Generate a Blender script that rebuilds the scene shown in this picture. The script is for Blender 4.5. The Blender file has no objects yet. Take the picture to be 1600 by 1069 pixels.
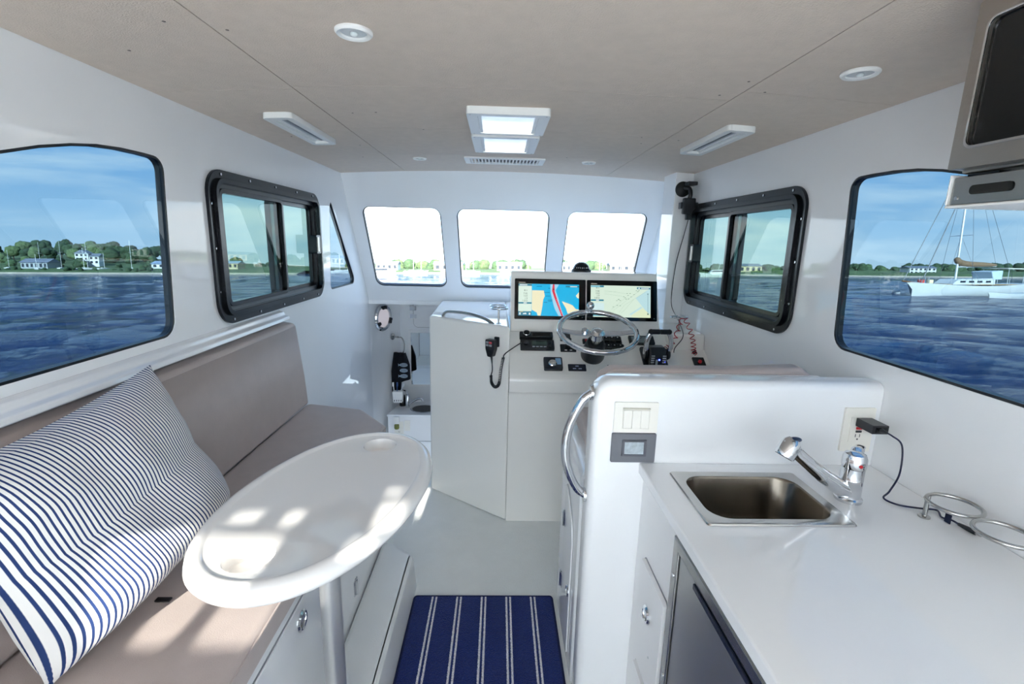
import bpy, bmesh, math, random
from mathutils import Vector, Matrix, noise
from mathutils.geometry import tessellate_polygon
R = math.radians
PI = math.pi
scene = bpy.context.scene
COL = scene.collection
random.seed(7)

# ------------------------------------------------------------------ camera
def lin(h):
    if isinstance(h, str):
        h = [int(h[i:i+2], 16) / 255 for i in (0, 2, 4)]
    return tuple(c / 12.92 if c <= .04045 else ((c + .055) / 1.055) ** 2.4 for c in h)

cam_d = bpy.data.cameras.new('camera')
cam = bpy.data.objects.new('camera', cam_d)
COL.objects.link(cam)
cam_d.sensor_fit = 'HORIZONTAL'
cam_d.sensor_width = 36.0
cam_d.lens = 750.0 / 1600.0 * 36.0
cam_d.clip_start = 0.02
cam_d.clip_end = 9000
EYE = Vector((0, 0, 1.45))
pit, yaw, rol = R(11.894), R(1.784), R(1.4)
fw = Vector((math.sin(yaw) * math.cos(pit), math.cos(yaw) * math.cos(pit), -math.sin(pit)))
rt0 = Vector((math.cos(yaw), -math.sin(yaw), 0))
up0 = rt0.cross(fw)
rt = rt0 * math.cos(rol) + up0 * math.sin(rol)
up = up0 * math.cos(rol) - rt0 * math.sin(rol)
m = Matrix((rt, up, -fw)).transposed().to_4x4()
m.translation = EYE
cam.matrix_world = m
scene.camera = cam

# the sea is level; the boat rides a little bow-up and heeled, so in the
# boat's own axes the sea's up vector leans slightly
SUP = Vector((-.017, .058, .998)).normalized()
SX = Vector((1, 0, 0)); SX = (SX - SUP * SX.dot(SUP)).normalized()
SY = SUP.cross(SX)
SEA = Matrix((SX, SY, SUP)).transposed().to_4x4()
SEA.translation = EYE - SUP * 2.3

# ------------------------------------------------------------------ world, sun, exposure
EXPOSURE = 1.73
SUN_ELEV, SUN_AZ = 23.5, 1.9
SKY_GAIN = 1.35
SUN_STRENGTH = 9.0
world = bpy.data.worlds.new('sky')
scene.world = world
world.use_nodes = True
wn = world.node_tree
wn.nodes.clear()
def N(nt, t, **kw):
    n = nt.nodes.new(t)
    for k, v in kw.items():
        if k.startswith('_'):
            setattr(n, k[1:], v)
        else:
            n.inputs[k.replace('__', ' ')].default_value = v
    return n
def ramp(nt, stops, interp='LINEAR'):
    n = nt.nodes.new('ShaderNodeValToRGB')
    cr = n.color_ramp
    cr.interpolation = interp
    while len(cr.elements) < len(stops):
        cr.elements.new(.5)
    for e, (p, c) in zip(cr.elements, stops):
        e.position = p
        e.color = (*c, 1) if len(c) == 3 else c
    return n
LK = wn.links.new
tc = N(wn, 'ShaderNodeTexCoord')
dotn = N(wn, 'ShaderNodeVectorMath', _operation='DOT_PRODUCT')
LK(tc.outputs['Generated'], dotn.inputs[0]); dotn.inputs[1].default_value = SUP
sky = ramp(wn, [(0.0, lin('cfdde6')), (.06, lin('b9d3e6')), (.2, lin('86b8e2')), (.45, lin('5a9bdc')), (1, lin('3f7fc8'))])
LK(dotn.outputs['Value'], sky.inputs['Fac'])
mp = N(wn, 'ShaderNodeMapping'); mp.inputs['Scale'].default_value = (1.6, 1.6, 9.0)
LK(tc.outputs['Generated'], mp.inputs['Vector'])
cn = N(wn, 'ShaderNodeTexNoise', Scale=1.7, Detail=7.0, Roughness=.58, Distortion=.35)
LK(mp.outputs['Vector'], cn.inputs['Vector'])
cr = ramp(wn, [(.42, (0, 0, 0)), (.66, (1, 1, 1))])
LK(cn.outputs['Fac'], cr.inputs['Fac'])
mx = N(wn, 'ShaderNodeMix', _data_type='RGBA')
LK(cr.outputs['Color'], mx.inputs[0]); LK(sky.outputs['Color'], mx.inputs[6])
mx.inputs[7].default_value = (*lin('eef2f4'), 1)
bg = N(wn, 'ShaderNodeBackground', Strength=SKY_GAIN)
LK(mx.outputs[2], bg.inputs['Color'])
wo = N(wn, 'ShaderNodeOutputWorld')
LK(bg.outputs[0], wo.inputs[0])

sun_d = bpy.data.lights.new('sun', 'SUN')
sun_d.energy = SUN_STRENGTH
sun_d.angle = R(.6)
sun_d.color = (1, .965, .925)
sun = bpy.data.objects.new('sun', sun_d)
COL.objects.link(sun)
sd = Vector((math.sin(R(SUN_AZ)) * math.cos(R(SUN_ELEV)), math.cos(R(SUN_AZ)) * math.cos(R(SUN_ELEV)), -math.sin(R(SUN_ELEV))))
sun.rotation_euler = sd.to_track_quat('-Z', 'Y').to_euler()
sun.location = (0, -6, 6)

vs = scene.view_settings
vs.view_transform = 'Standard'
vs.look = 'None'
vs.gamma = 1
vs.exposure = EXPOSURE
vs.use_curve_mapping = False
scene.cycles.use_denoising = True
scene.cycles.max_bounces = 14
scene.cycles.diffuse_bounces = 8
scene.cycles.glossy_bounces = 6
scene.cycles.transparent_max_bounces = 16
scene.cycles.caustics_reflective = False
scene.cycles.caustics_refractive = False
scene.cycles.sample_clamp_indirect = 6

# ------------------------------------------------------------------ materials
MATS = {}
def mat(name, col, rough=.5, metal=0., spec=.5, coat=0., bump=0., bscale=60., var=0., vscale=6., emit=None, estr=1., sheen=0.):
    if name in MATS:
        return MATS[name]
    M = bpy.data.materials.new(name)
    M.use_nodes = True
    nt = M.node_tree
    b = nt.nodes['Principled BSDF']
    c = lin(col) if isinstance(col, str) else col
    b.inputs['Base Color'].default_value = (*c, 1)
    b.inputs['Roughness'].default_value = rough
    b.inputs['Metallic'].default_value = metal
    b.inputs['Specular IOR Level'].default_value = spec
    b.inputs['Coat Weight'].default_value = coat
    b.inputs['Coat Roughness'].default_value = .06
    b.inputs['Sheen Weight'].default_value = sheen
    t = nt.nodes.new('ShaderNodeTexCoord')
    if var:
        n = N(nt, 'ShaderNodeTexNoise', Scale=vscale, Detail=5.0, Roughness=.6)
        nt.links.new(t.outputs['Object'], n.inputs['Vector'])
        r = ramp(nt, [(.3, tuple(x * (1 - var) for x in c)), (.7, tuple(min(1, x * (1 + var)) for x in c))])
        nt.links.new(n.outputs['Fac'], r.inputs['Fac'])
        nt.links.new(r.outputs['Color'], b.inputs['Base Color'])
    if bump:
        n = N(nt, 'ShaderNodeTexNoise', Scale=bscale, Detail=3.0)
        nt.links.new(t.outputs['Object'], n.inputs['Vector'])
        bp = N(nt, 'ShaderNodeBump', Strength=bump, Distance=.01)
        nt.links.new(n.outputs['Fac'], bp.inputs['Height'])
        nt.links.new(bp.outputs['Normal'], b.inputs['Normal'])
    if emit:
        b.inputs['Emission Color'].default_value = (*lin(emit), 1)
        b.inputs['Emission Strength'].default_value = estr
    MATS[name] = M
    return M

def glass_mat(name, tint, refl=1.0):
    M = bpy.data.materials.new(name)
    M.use_nodes = True
    nt = M.node_tree
    nt.nodes.clear()
    tr = N(nt, 'ShaderNodeBsdfTransparent'); tr.inputs['Color'].default_value = (*tint, 1)
    gl = N(nt, 'ShaderNodeBsdfGlossy', Roughness=.0); gl.inputs['Color'].default_value = (1, 1, 1, 1)
    fr = N(nt, 'ShaderNodeFresnel', IOR=1.5)
    ge = N(nt, 'ShaderNodeNewGeometry')                    # a thin pane reflects alike from both sides
    io = N(nt, 'ShaderNodeMapRange'); io.inputs['To Min'].default_value = 1.5; io.inputs['To Max'].default_value = 1 / 1.5
    nt.links.new(ge.outputs['Backfacing'], io.inputs['Value']); nt.links.new(io.outputs[0], fr.inputs['IOR'])
    mu = N(nt, 'ShaderNodeMath', _operation='MULTIPLY'); mu.inputs[1].default_value = refl
    nt.links.new(fr.outputs[0], mu.inputs[0])
    mi = N(nt, 'ShaderNodeMixShader')
    nt.links.new(mu.outputs[0], mi.inputs[0]); nt.links.new(tr.outputs[0], mi.inputs[1]); nt.links.new(gl.outputs[0], mi.inputs[2])
    o = N(nt, 'ShaderNodeOutputMaterial')
    nt.links.new(mi.outputs[0], o.inputs[0])
    MATS[name] = M
    return M

WHITE = mat('white_gelcoat', 'f1f2f3', .04, spec=.62, var=.015, vscale=2)
WHITE2 = mat('white_gelcoat_satin', 'eeeeee', .28, var=.02, vscale=3)
CREAM = mat('cream_gelcoat', 'f4f2ed', .06, spec=.6, var=.015, vscale=2)
FLOORM = mat('nonskid_floor', 'e8eae8', .5, bump=.25, bscale=260, var=.03, vscale=9)
PLASTW = mat('white_plastic', 'efefec', .35)
IVORY = mat('ivory_plastic', 'efece3', .35)
GREYP = mat('grey_plastic', '6c6e75', .4)
BLACK = mat('black_plastic', '1a1b1f', .35)
BLACKG = mat('black_gloss', '060708', .07)
BLACKR = mat('black_rubber', '0a0a0c', .6)
ANOD = mat('black_anodised', '15171d', .2, metal=.3)
CHROME = mat('chrome', 'd8dadd', .07, metal=1)
STEEL = mat('stainless_steel', 'b9b8b5', .22, metal=1)
STEELD = mat('brushed_steel', 'b3ada6', .3, metal=1, bump=.06, bscale=90)
SINKM = mat('sink_steel', '7d756b', .24, metal=1, var=.25, vscale=9)
ALU = mat('anodised_aluminium', 'd3d3d3', .32, metal=.85)
TAUPE = mat('taupe_vinyl', 'b5a8a3', .62, bump=.12, bscale=420, var=.04, vscale=14, sheen=.15)
LINER = mat('headliner_panel', 'd7c8ba', .8, bump=.25, bscale=300, var=.035, vscale=26)
NAVYT = mat('navy_terry', '090b14', .95, bump=.6, bscale=220)
REDP = mat('red_plastic', 'c8202a', .35)
REDC = mat('red_cord', 'a82230', .4)
BLACKC = mat('black_cord', '101014', .45)
LED_BLUE = mat('blue_led', '2030ff', .3, emit='4050ff', estr=3)
GLASS_FRONT = glass_mat('clear_glass', (.97, .985, .98), .6)
VINYL = glass_mat('sun_dimming_vinyl', (.62, .62, .60), .6)  # dims the sun through the added curtain's cut-outs
GLASS_SIDE = glass_mat('tinted_glass', (.35, .425, .47), .36)
GLASS_SLIDE = glass_mat('green_tinted_glass', (.335, .42, .415), .42)
GASKET = mat('gasket_rubber', '0b0d13', .35)
MIRROR = mat('mirror_glass', 'dfe5e6', .02, metal=1)

# ------------------------------------------------------------------ mesh helpers
WL = {}
def wloc(o):
    return WL.get(o.name, Vector((0, 0, 0))) if o else Vector((0, 0, 0))
def tag(o, label=None, cat=None, group=None, kind=None):
    if label: o['label'] = label
    if cat: o['category'] = cat
    if group: o['group'] = group
    if kind: o['kind'] = kind
    return o
def thing(name, label, cat, loc=(0, 0, 0), group=None, kind=None):
    o = bpy.data.objects.new(name, None)
    o.empty_display_size = .05
    COL.objects.link(o)
    o.location = loc
    WL[o.name] = Vector(loc)
    tag(o, label, cat, group, kind)
    return o
def bm_new():
    return bmesh.new()
def fin(bm, name, material, parent=None, bevel=0., seg=2, smooth=False, sub=0, label=None, cat=None, group=None, kind=None, angle=35):
    bmesh.ops.recalc_face_normals(bm, faces=bm.faces)
    vs_ = [v.co for v in bm.verts]
    lo = Vector((min(v.x for v in vs_), min(v.y for v in vs_), min(v.z for v in vs_)))
    hi = Vector((max(v.x for v in vs_), max(v.y for v in vs_), max(v.z for v in vs_)))
    c = Vector(((lo.x + hi.x) / 2, (lo.y + hi.y) / 2, lo.z))
    for v in bm.verts:
        v.co -= c
    me = bpy.data.meshes.new(name)
    bm.to_mesh(me); bm.free()
    if smooth or bevel:
        for p in me.polygons: p.use_smooth = True
        if not smooth or smooth == 'auto':
            me.set_sharp_from_angle(angle=R(angle))
    for mm in (material if isinstance(material, (list, tuple)) else [material]):
        me.materials.append(mm)
    o = bpy.data.objects.new(name, me)
    COL.objects.link(o)
    o.location = c - wloc(parent)
    WL[o.name] = c
    if parent: o.parent = parent
    if bevel:
        md = o.modifiers.new('bevel', 'BEVEL'); md.width = bevel; md.segments = seg; md.limit_method = 'ANGLE'; md.angle_limit = R(30); md.harden_normals = True
    if sub:
        md = o.modifiers.new('sub', 'SUBSURF'); md.levels = sub; md.render_levels = sub
    tag(o, label, cat, group, kind)
    return o
def box(bm, lo, hi, M=None):
    vs_ = []
    for x in (lo[0], hi[0]):
        for y in (lo[1], hi[1]):
            for z in (lo[2], hi[2]):
                p = Vector((x, y, z))
                vs_.append(bm.verts.new(M @ p if M else p))
    for f in ((0, 1, 3, 2), (4, 6, 7, 5), (0, 4, 5, 1), (2, 3, 7, 6), (0, 2, 6, 4), (1, 5, 7, 3)):
        bm.faces.new([vs_[i] for i in f])
    return bm
def frame_to(axis, origin, hint=(0, 0, 1)):
    z = Vector(axis).normalized()
    h = Vector(hint)
    if abs(z.dot(h)) > .97: h = Vector((0, 1, 0))
    x = h.cross(z).normalized(); y = z.cross(x)
    mm = Matrix((x, y, z)).transposed().to_4x4(); mm.translation = Vector(origin)
    return mm
def lathe(bm, prof, n=24, M=None, sx=1, sy=1):
    rings = []
    for r, z in prof:
        if r < 1e-6:
            p = Vector((0, 0, z)); rings.append([bm.verts.new(M @ p if M else p)])
        else:
            ring = []
            for i in range(n):
                a = 2 * PI * i / n
                p = Vector((r * sx * math.cos(a), r * sy * math.sin(a), z))
                ring.append(bm.verts.new(M @ p if M else p))
            rings.append(ring)
    for A, B in zip(rings, rings[1:]):
        for i in range(n):
            j = (i + 1) % n
            if len(A) == 1 and len(B) == 1: continue
            if len(A) == 1: bm.faces.new((A[0], B[i], B[j]))
            elif len(B) == 1: bm.faces.new((A[i], A[j], B[0]))
            else: bm.faces.new((A[i], A[j], B[j], B[i]))
    if len(rings[0]) > 1: bm.faces.new(rings[0][::-1])
    if len(rings[-1]) > 1: bm.faces.new(rings[-1])
    return bm
def cyl(bm, a, b, r, n=20, r2=None):
    a, b = Vector(a), Vector(b)
    M = frame_to(b - a, a)
    return lathe(bm, [(r, 0), (r2 if r2 is not None else r, (b - a).length)], n, M)
def tube(bm, path, r, n=8, closed=False, flat=None):
    P = [Vector(p) for p in path]
    L = len(P)
    rings = []
    prev = None
    for i in range(L):
        if closed: t = (P[(i + 1) % L] - P[i - 1]).normalized()
        else: t = (P[min(i + 1, L - 1)] - P[max(i - 1, 0)]).normalized()
        if prev is None:
            h = Vector((0, 0, 1)) if abs(t.z) < .9 else Vector((0, 1, 0))
            x = h.cross(t).normalized()
        else:
            x = (prev - t * prev.dot(t)).normalized()
        prev = x
        y = t.cross(x)
        rr = r[i] if isinstance(r, (list, tuple)) else r
        rings.append([bm.verts.new(P[i] + (x * math.cos(2 * PI * k / n) + y * math.sin(2 * PI * k / n) * (flat or 1)) * rr) for k in range(n)])
    rng = range(L if closed else L - 1)
    for i in rng:
        A, B = rings[i], rings[(i + 1) % L]
        for k in range(n):
            j = (k + 1) % n
            bm.faces.new((A[k], A[j], B[j], B[k]))
    if not closed:
        bm.faces.new(rings[0][::-1]); bm.faces.new(rings[-1])
    return bm
def smooth_path(pts, n=8):
    P = [Vector(p) for p in pts]
    out = []
    for i in range(len(P) - 1):
        p0 = P[max(i - 1, 0)]; p1 = P[i]; p2 = P[i + 1]; p3 = P[min(i + 2, len(P) - 1)]
        for k in range(n):
            t = k / n
            out.append(.5 * ((2 * p1) + (-p0 + p2) * t + (2 * p0 - 5 * p1 + 4 * p2 - p3) * t * t + (-p0 + 3 * p1 - 3 * p2 + p3) * t ** 3))
    out.append(P[-1])
    return out
def coil(path, rad, turns, per=10):
    P = smooth_path(path, 16)
    L = len(P); n = turns * per; out = []
    prev = None
    for i in range(n + 1):
        s = i / n * (L - 1); a = int(min(s, L - 2)); f = s - a
        p = P[a].lerp(P[a + 1], f); t = (P[a + 1] - P[a]).normalized()
        if prev is None: x = Vector((1, 0, 0)) if abs(t.x) < .9 else Vector((0, 1, 0)); x = (x - t * x.dot(t)).normalized()
        else: x = (prev - t * prev.dot(t)).normalized()
        prev = x; y = t.cross(x); an = 2 * PI * i / per
        out.append(p + (x * math.cos(an) + y * math.sin(an)) * rad)
    return out
def rpoly(pts, rad, seg=6):
    n = len(pts); out = []
    for i in range(n):
        p = Vector(pts[i]).to_2d(); a = Vector(pts[i - 1]).to_2d(); b = Vector(pts[(i + 1) % n]).to_2d()
        r = rad[i] if isinstance(rad, (list, tuple)) else rad
        if r <= 0: out.append(tuple(p)); continue
        u = (a - p).normalized(); v = (b - p).normalized()
        ang = max(.05, u.angle(v)); d = min(r / math.tan(ang / 2), (a - p).length * .49, (b - p).length * .49)
        rr = d * math.tan(ang / 2)
        c = p + (u + v).normalized() * (rr / math.sin(ang / 2))
        s = p + u * d; e = p + v * d
        a0 = math.atan2(s.y - c.y, s.x - c.x); a1 = math.atan2(e.y - c.y, e.x - c.x)
        da = (a1 - a0 + PI) % (2 * PI) - PI
        for k in range(seg + 1):
            t = a0 + da * k / seg
            out.append((c.x + rr * math.cos(t), c.y + rr * math.sin(t)))
    return out
def rrect(x0, y0, x1, y1, r, seg=6):
    return rpoly([(x0, y0), (x1, y0), (x1, y1), (x0, y1)], r, seg)
def area2(p):
    return sum(p[i - 1][0] * p[i][1] - p[i][0] * p[i - 1][1] for i in range(len(p))) / 2
def inset(p, d):
    s = 1 if area2(p) > 0 else -1
    n = len(p); out = []
    for i in range(n):
        a = Vector(p[i - 1]); b = Vector(p[i]); c = Vector(p[(i + 1) % n])
        u = (b - a); v = (c - b)
        if u.length < 1e-9: u = v
        if v.length < 1e-9: v = u
        u.normalize(); v.normalize()
        n1 = Vector((-u.y, u.x)); n2 = Vector((-v.y, v.x)); nn = n1 + n2
        if nn.length < 1e-6: nn = n1
        nn.normalize(); k = max(.4, nn.dot(n1))
        q = b + nn * (s * d / k)
        out.append((q.x, q.y))
    return out
def slab(bm, outer, holes, fmap, w0, w1):
    """a plate with holes: outline and holes in 2-D, fmap(u, v, w) to space"""
    loops = [list(outer)] + [list(h) for h in holes]
    tris = tessellate_polygon([[Vector((u, v, 0)) for u, v in l] for l in loops])
    flat = [p for l in loops for p in l]
    A = [bm.verts.new(fmap(u, v, w0)) for u, v in flat]
    B = [bm.verts.new(fmap(u, v, w1)) for u, v in flat]
    for t in tris:
        try:
            bm.faces.new([A[i] for i in t]); bm.faces.new([B[i] for i in reversed(t)])
        except ValueError:
            pass
    k = 0
    for l in loops:
        n = len(l)
        for i in range(n):
            j = (i + 1) % n
            bm.faces.new((A[k + i], A[k + j], B[k + j], B[k + i]))
        k += n
    return bm
def rslab(bm, poly, fmap, w0, w1, r, seg=5):
    """a solid with a (convex) outline and rounded rims at both faces"""
    st = [(r * (1 - math.sin(PI / 2 * k / seg)), r * (1 - math.cos(PI / 2 * k / seg))) for k in range(seg + 1)]
    lev = [(d, w0 + (w1 - w0) / abs(w1 - w0) * t) for d, t in st] + [(d, w1 - (w1 - w0) / abs(w1 - w0) * t) for d, t in reversed(st)]
    RV = [[bm.verts.new(fmap(u, v, w)) for u, v in (inset(poly, d) if d > 1e-9 else poly)] for d, w in lev]
    n = len(poly)
    for A, B in zip(RV, RV[1:]):
        for i in range(n): bm.faces.new((A[i], A[(i + 1) % n], B[(i + 1) % n], B[i]))
    bm.faces.new(RV[0][::-1]); bm.faces.new(RV[-1])
    return bm
def plate(poly, fmap, w0, w1, name, material, parent=None, holes=(), **kw):
    return fin(slab(bm_new(), poly, holes, fmap, w0, w1), name, material, parent, **kw)
def sphere(bm, c, r, M=None, nu=16, nv=10, sx=1, sy=1, sz=1):
    prof = [(max(0, r * math.sin(PI * i / nv)), -r * math.cos(PI * i / nv)) for i in range(nv + 1)]
    prof[0] = (0, -r); prof[-1] = (0, r)
    T = Matrix.Translation(Vector(c)) @ (M or Matrix()) @ Matrix.Diagonal((sx, sy, sz, 1))
    return lathe(bm, prof, nu, T)
def text_mesh(s, size, M, name, material, parent, align='LEFT', extr=.0003):
    cu = bpy.data.curves.new(name, 'FONT'); cu.body = s; cu.size = size; cu.align_x = align; cu.extrude = extr; cu.resolution_u = 2
    o = bpy.data.objects.new(name, cu); COL.objects.link(o)
    dg = bpy.context.evaluated_depsgraph_get()
    me = bpy.data.meshes.new_from_object(o.evaluated_get(dg))
    bpy.data.objects.remove(o)
    bm = bm_new(); bm.from_mesh(me); bpy.data.meshes.remove(me)
    bm.transform(M)
    return fin(bm, name, material, parent)

# ------------------------------------------------------------------ the cabin shell
XL, XR, XC = -.985, 1.07, .04
YA, YF = -1.0, 3.70                 # aft bulkhead, forward end of the cabin side
def ceil_z(x):
    return 1.866 - .031 * ((x - XC) / 1.03) ** 2
def ws_y(z):
    return 3.12 + .636 * (1.855 - z)
fL = lambda u, v, w: Vector((XL - w, u, v))
fR = lambda u, v, w: Vector((XR + w, u, v))
WN = Vector((0, .844, .537))
fW = lambda u, v, w: Vector((u, ws_y(v), v)) + WN * w

big = rpoly([(.35, 1.143), (1.472, 1.143), (1.51, 1.662), (1.43, 1.664), (1.35, 1.663), (1.27, 1.657), (1.195, 1.645), (1.113, 1.626), (1.03, 1.601), (.92, 1.563), (.8, 1.515), (.66, 1.45), (.5, 1.36), (.36, 1.25)], [.05, .055, .085] + [0] * 10 + [.05])
slide_hole = rrect(1.735, 1.165, 2.68, 1.63, .06)
tri = rpoly([(2.852, 1.143), (3.365, 1.14), (2.93, 1.655), (2.905, 1.62)], [.03, .035, .02, .02])
def side_outline():
    zc = 1.90
    return [(YA, -.02), (2.75, -.02), (2.75, -.72), (YF, -.72), (ws_y(.955), .955), (ws_y(zc), zc), (YA, zc)]
for nm, f in (('wall_left', fL), ('wall_right', fR)):
    plate(side_outline(), f, 0, .022, nm, WHITE, holes=[big, slide_hole, tri], kind='structure')

win_no = [0]
def window(name_poly, f, glass, w_glass, gasket=True):
    win_no[0] += 1
    pts = [f(u, v, 0) for u, v in name_poly]
    base = sum(pts, Vector()) / len(pts)
    w = thing('window_%d' % win_no[0], None, None, base, kind='structure')
    ins = inset(name_poly, .006)
    plate(ins, f, w_glass, w_glass + .006, 'pane', glass, w)
    if gasket:
        plate(inset(name_poly, -.001), f, w_glass - .0045, w_glass + .018, 'gasket', GASKET, w, holes=[inset(name_poly, .0065)])
    return w
window(big, fL, GLASS_SIDE, .006)
window(tri, fL, GLASS_SIDE, .006)
window(big, fR, GLASS_SIDE, .006)
window(tri, fR, GLASS_SIDE, .006)

# the black-framed sliding windows
def sliding_window(f, sgn):
    win_no[0] += 1
    w = thing('window_%d' % win_no[0], None, None, f(2.2, 1.14, 0), kind='structure')
    o = rrect(1.695, 1.128, 2.72, 1.668, .085, 8)
    i1 = inset(o, .042); i2 = inset(o, .062)
    plate(o, f, -.012, -.0005, 'flange', ANOD, w, holes=[inset(o, .030)], bevel=.004)
    plate(inset(o, .028), f, -.024, .04, 'outer_frame', ANOD, w, holes=[inset(o, .046)], bevel=.004)
    plate(inset(o, .0455), f, .002, .04, 'track', BLACK, w, holes=[inset(o, .062)], bevel=.002)
    # aft half: fixed pane in its own sash with an insect screen; forward half: sliding pane
    s1 = rrect(1.757, 1.19, 2.26, 1.606, .03)
    plate(s1, f, -.014, .012, 'sash', ANOD, w, holes=[inset(s1, .016)], bevel=.003)
    plate(inset(s1, .014), f, -.002, .003, 'pane', GLASS_SLIDE, w)
    s2 = rrect(2.18, 1.19, 2.655, 1.606, .03)
    plate(s2, f, .016, .034, 'sash', ANOD, w, holes=[inset(s2, .018)], bevel=.003)
    plate(inset(s2, .016), f, .024, .029, 'pane', GLASS_SLIDE, w)
    plate(rrect(2.21, 1.205, 2.245, 1.59, .004), f, .005, .010, 'interlock', BLACK, w)
    plate(rrect(2.595, 1.36, 2.65, 1.455, .008), f, -.03, .016, 'latch', ANOD, w, bevel=.004)
    plate(rrect(2.60, 1.37, 2.62, 1.445, .003), f, -.034, -.029, 'latch_face', STEELD, w, bevel=.001)
    k = inset(o, .015); 
    for u, v in [(1.78, 1.653), (1.98, 1.653), (2.2, 1.653), (2.42, 1.653), (2.62, 1.653), (1.71, 1.55), (1.71, 1.4), (1.71, 1.25), (1.78, 1.143), (1.98, 1.143), (2.2, 1.143), (2.42, 1.143), (2.62, 1.143), (2.705, 1.3), (2.705, 1.5)]:
        bm = bm_new()
        cyl(bm, f(u, v, -.0115), f(u, v, -.0145), .0048, 10)
        fin(bm, 'screw', CHROME, w, smooth='auto')
    return w
sliding_window(fL, -1)
sliding_window(fR, 1)

# windscreen
def pane(x0b, x1b, x0t, x1t):
    return rpoly([(x0b, 1.098), (x1b, 1.098), (x1t, 1.648), (x0t, 1.648)], .055, 8)
panes = [pane(-.902, -.380, -.900, -.388), pane(-.276, .342, -.284, .330), pane(.456, .998, .450, .985)]
plate([(XL - .02, .955), (XR + .02, .955), (XR + .02, 1.90), (XL - .02, 1.90)], fW, 0, .03, 'wall_front', WHITE, holes=panes, kind='structure')
for p in panes:
    window(p, fW, GLASS_FRONT, .012)

# ceiling: seven liner panels with fine joints
root = thing('ceiling', None, None, (XC, 1, 1.9), kind='structure')
def liner(x0, x1, y0, y1):
    bm = bm_new(); g = .0015; gy = .0011; nx = 8
    T, Bt = [], []
    for j, y in enumerate((y0 + gy, y1 - gy)):
        r1, r2 = [], []
        for i in range(nx + 1):
            x = x0 + g + (x1 - x0 - 2 * g) * i / nx
            r1.append(bm.verts.new((x, y, ceil_z(x)))); r2.append(bm.verts.new((x, y, ceil_z(x) + .008)))
        T.append(r1); Bt.append(r2)
    for i in range(nx):
        bm.faces.new((T[0][i], T[0][i + 1], T[1][i + 1], T[1][i]))
        bm.faces.new((Bt[0][i], Bt[1][i], Bt[1][i + 1], Bt[0][i + 1]))
        bm.faces.new((T[0][i], Bt[0][i], Bt[0][i + 1], T[0][i + 1]))
        bm.faces.new((T[1][i], T[1][i + 1], Bt[1][i + 1], Bt[1][i]))
    bm.faces.new((T[0][0], T[1][0], Bt[1][0], Bt[0][0])); bm.faces.new((T[0][-1], Bt[0][-1], Bt[1][-1], T[1][-1]))
    fin(bm, 'liner_panel', LINER, root, smooth='auto')
HATCHES = [(-.113, .158, 1.64, 1.945), (-.116, .152, 1.985, 2.335)]
HHOLE = [[(x0 + .03, y0 + .026), (x1 - .03, y0 + .026), (x1 - .03, y1 - .018), (x0 + .03, y1 - .018)] for x0, x1, y0, y1 in HATCHES]
def liner_holed(x0, x1, y0, y1, hole):
    g, gy = .0015, .0011
    hx0, hx1, hy0, hy1 = hole[0][0], hole[1][0], hole[0][1], hole[2][1]
    xs = sorted([x0 + g + (x1 - x0 - 2 * g) * i / 8 for i in range(9)] + [hx0, hx1]); ys = [y0 + gy, hy0, hy1, y1 - gy]
    bm = bm_new(); V = {}
    for i, x in enumerate(xs):
        for j, y in enumerate(ys):
            for k in (0, 1): V[i, j, k] = bm.verts.new((x, y, ceil_z(x) + .008 * k))
    cells = {(i, j) for i in range(len(xs) - 1) for j in range(3) if not (j == 1 and hx0 - 1e-6 <= xs[i] and xs[i + 1] <= hx1 + 1e-6)}
    for i, j in cells:
        for k in (0, 1): bm.faces.new((V[i, j, k], V[i + 1, j, k], V[i + 1, j + 1, k], V[i, j + 1, k]))
        for (di, dj), (p, q) in (((-1, 0), ((0, 0), (0, 1))), ((1, 0), ((1, 0), (1, 1))), ((0, -1), ((0, 0), (1, 0))), ((0, 1), ((0, 1), (1, 1)))):
            if (i + di, j + dj) not in cells:
                bm.faces.new((V[i + p[0], j + p[1], 0], V[i + q[0], j + q[1], 0], V[i + q[0], j + q[1], 1], V[i + p[0], j + p[1], 1]))
    fin(bm, 'liner_panel', LINER, root, smooth='auto')
YW = 3.135
for a in ((XL, -.585, YA, .45), (XL, -.585, .45, 1.49), (XL, -.585, 1.49, YW), (-.585, .648, YA, .42), (-.585, .648, .42, 1.46), (-.585, .648, 2.53, YW), (.648, XR, YA, 1.38), (.648, XR, 1.38, YW)):
    liner(*a)
liner_holed(-.585, .648, 1.46, 1.965, HHOLE[0]); liner_holed(-.585, .648, 1.965, 2.53, HHOLE[1])
bm = slab(bm_new(), [(XL - .02, YA - .02), (XR + .02, YA - .02), (XR + .02, YW + .02), (XL - .02, YW + .02)], HHOLE, lambda u, v, w: Vector((u, v, w)), 1.878, 1.91)
fin(bm, 'roof_deck', mat('joint_dark', '85796d', .9), root)
for x, y in [(-.66, 1.06), (-.5, 1.75), (-.42, 1.74), (-.63, 2.3), (-.7, 2.6), (.60, 1.42), (.70, 1.37), (.62, 1.3), (.70, 2.0), (.58, 2.1), (.55, 1.99), (-.56, 1.1), (.33, 2.53), (-.3, 1.99), (.85, 2.2), (-.85, 2.1), (-.83, 1.2)]:
    bm = bm_new(); cyl(bm, (x, y, ceil_z(x) + .001), (x, y, ceil_z(x) - .0006), .0035, 8)
    fin(bm, 'screw', mat('screw_dull', '7a6e65', .6), root)

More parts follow.
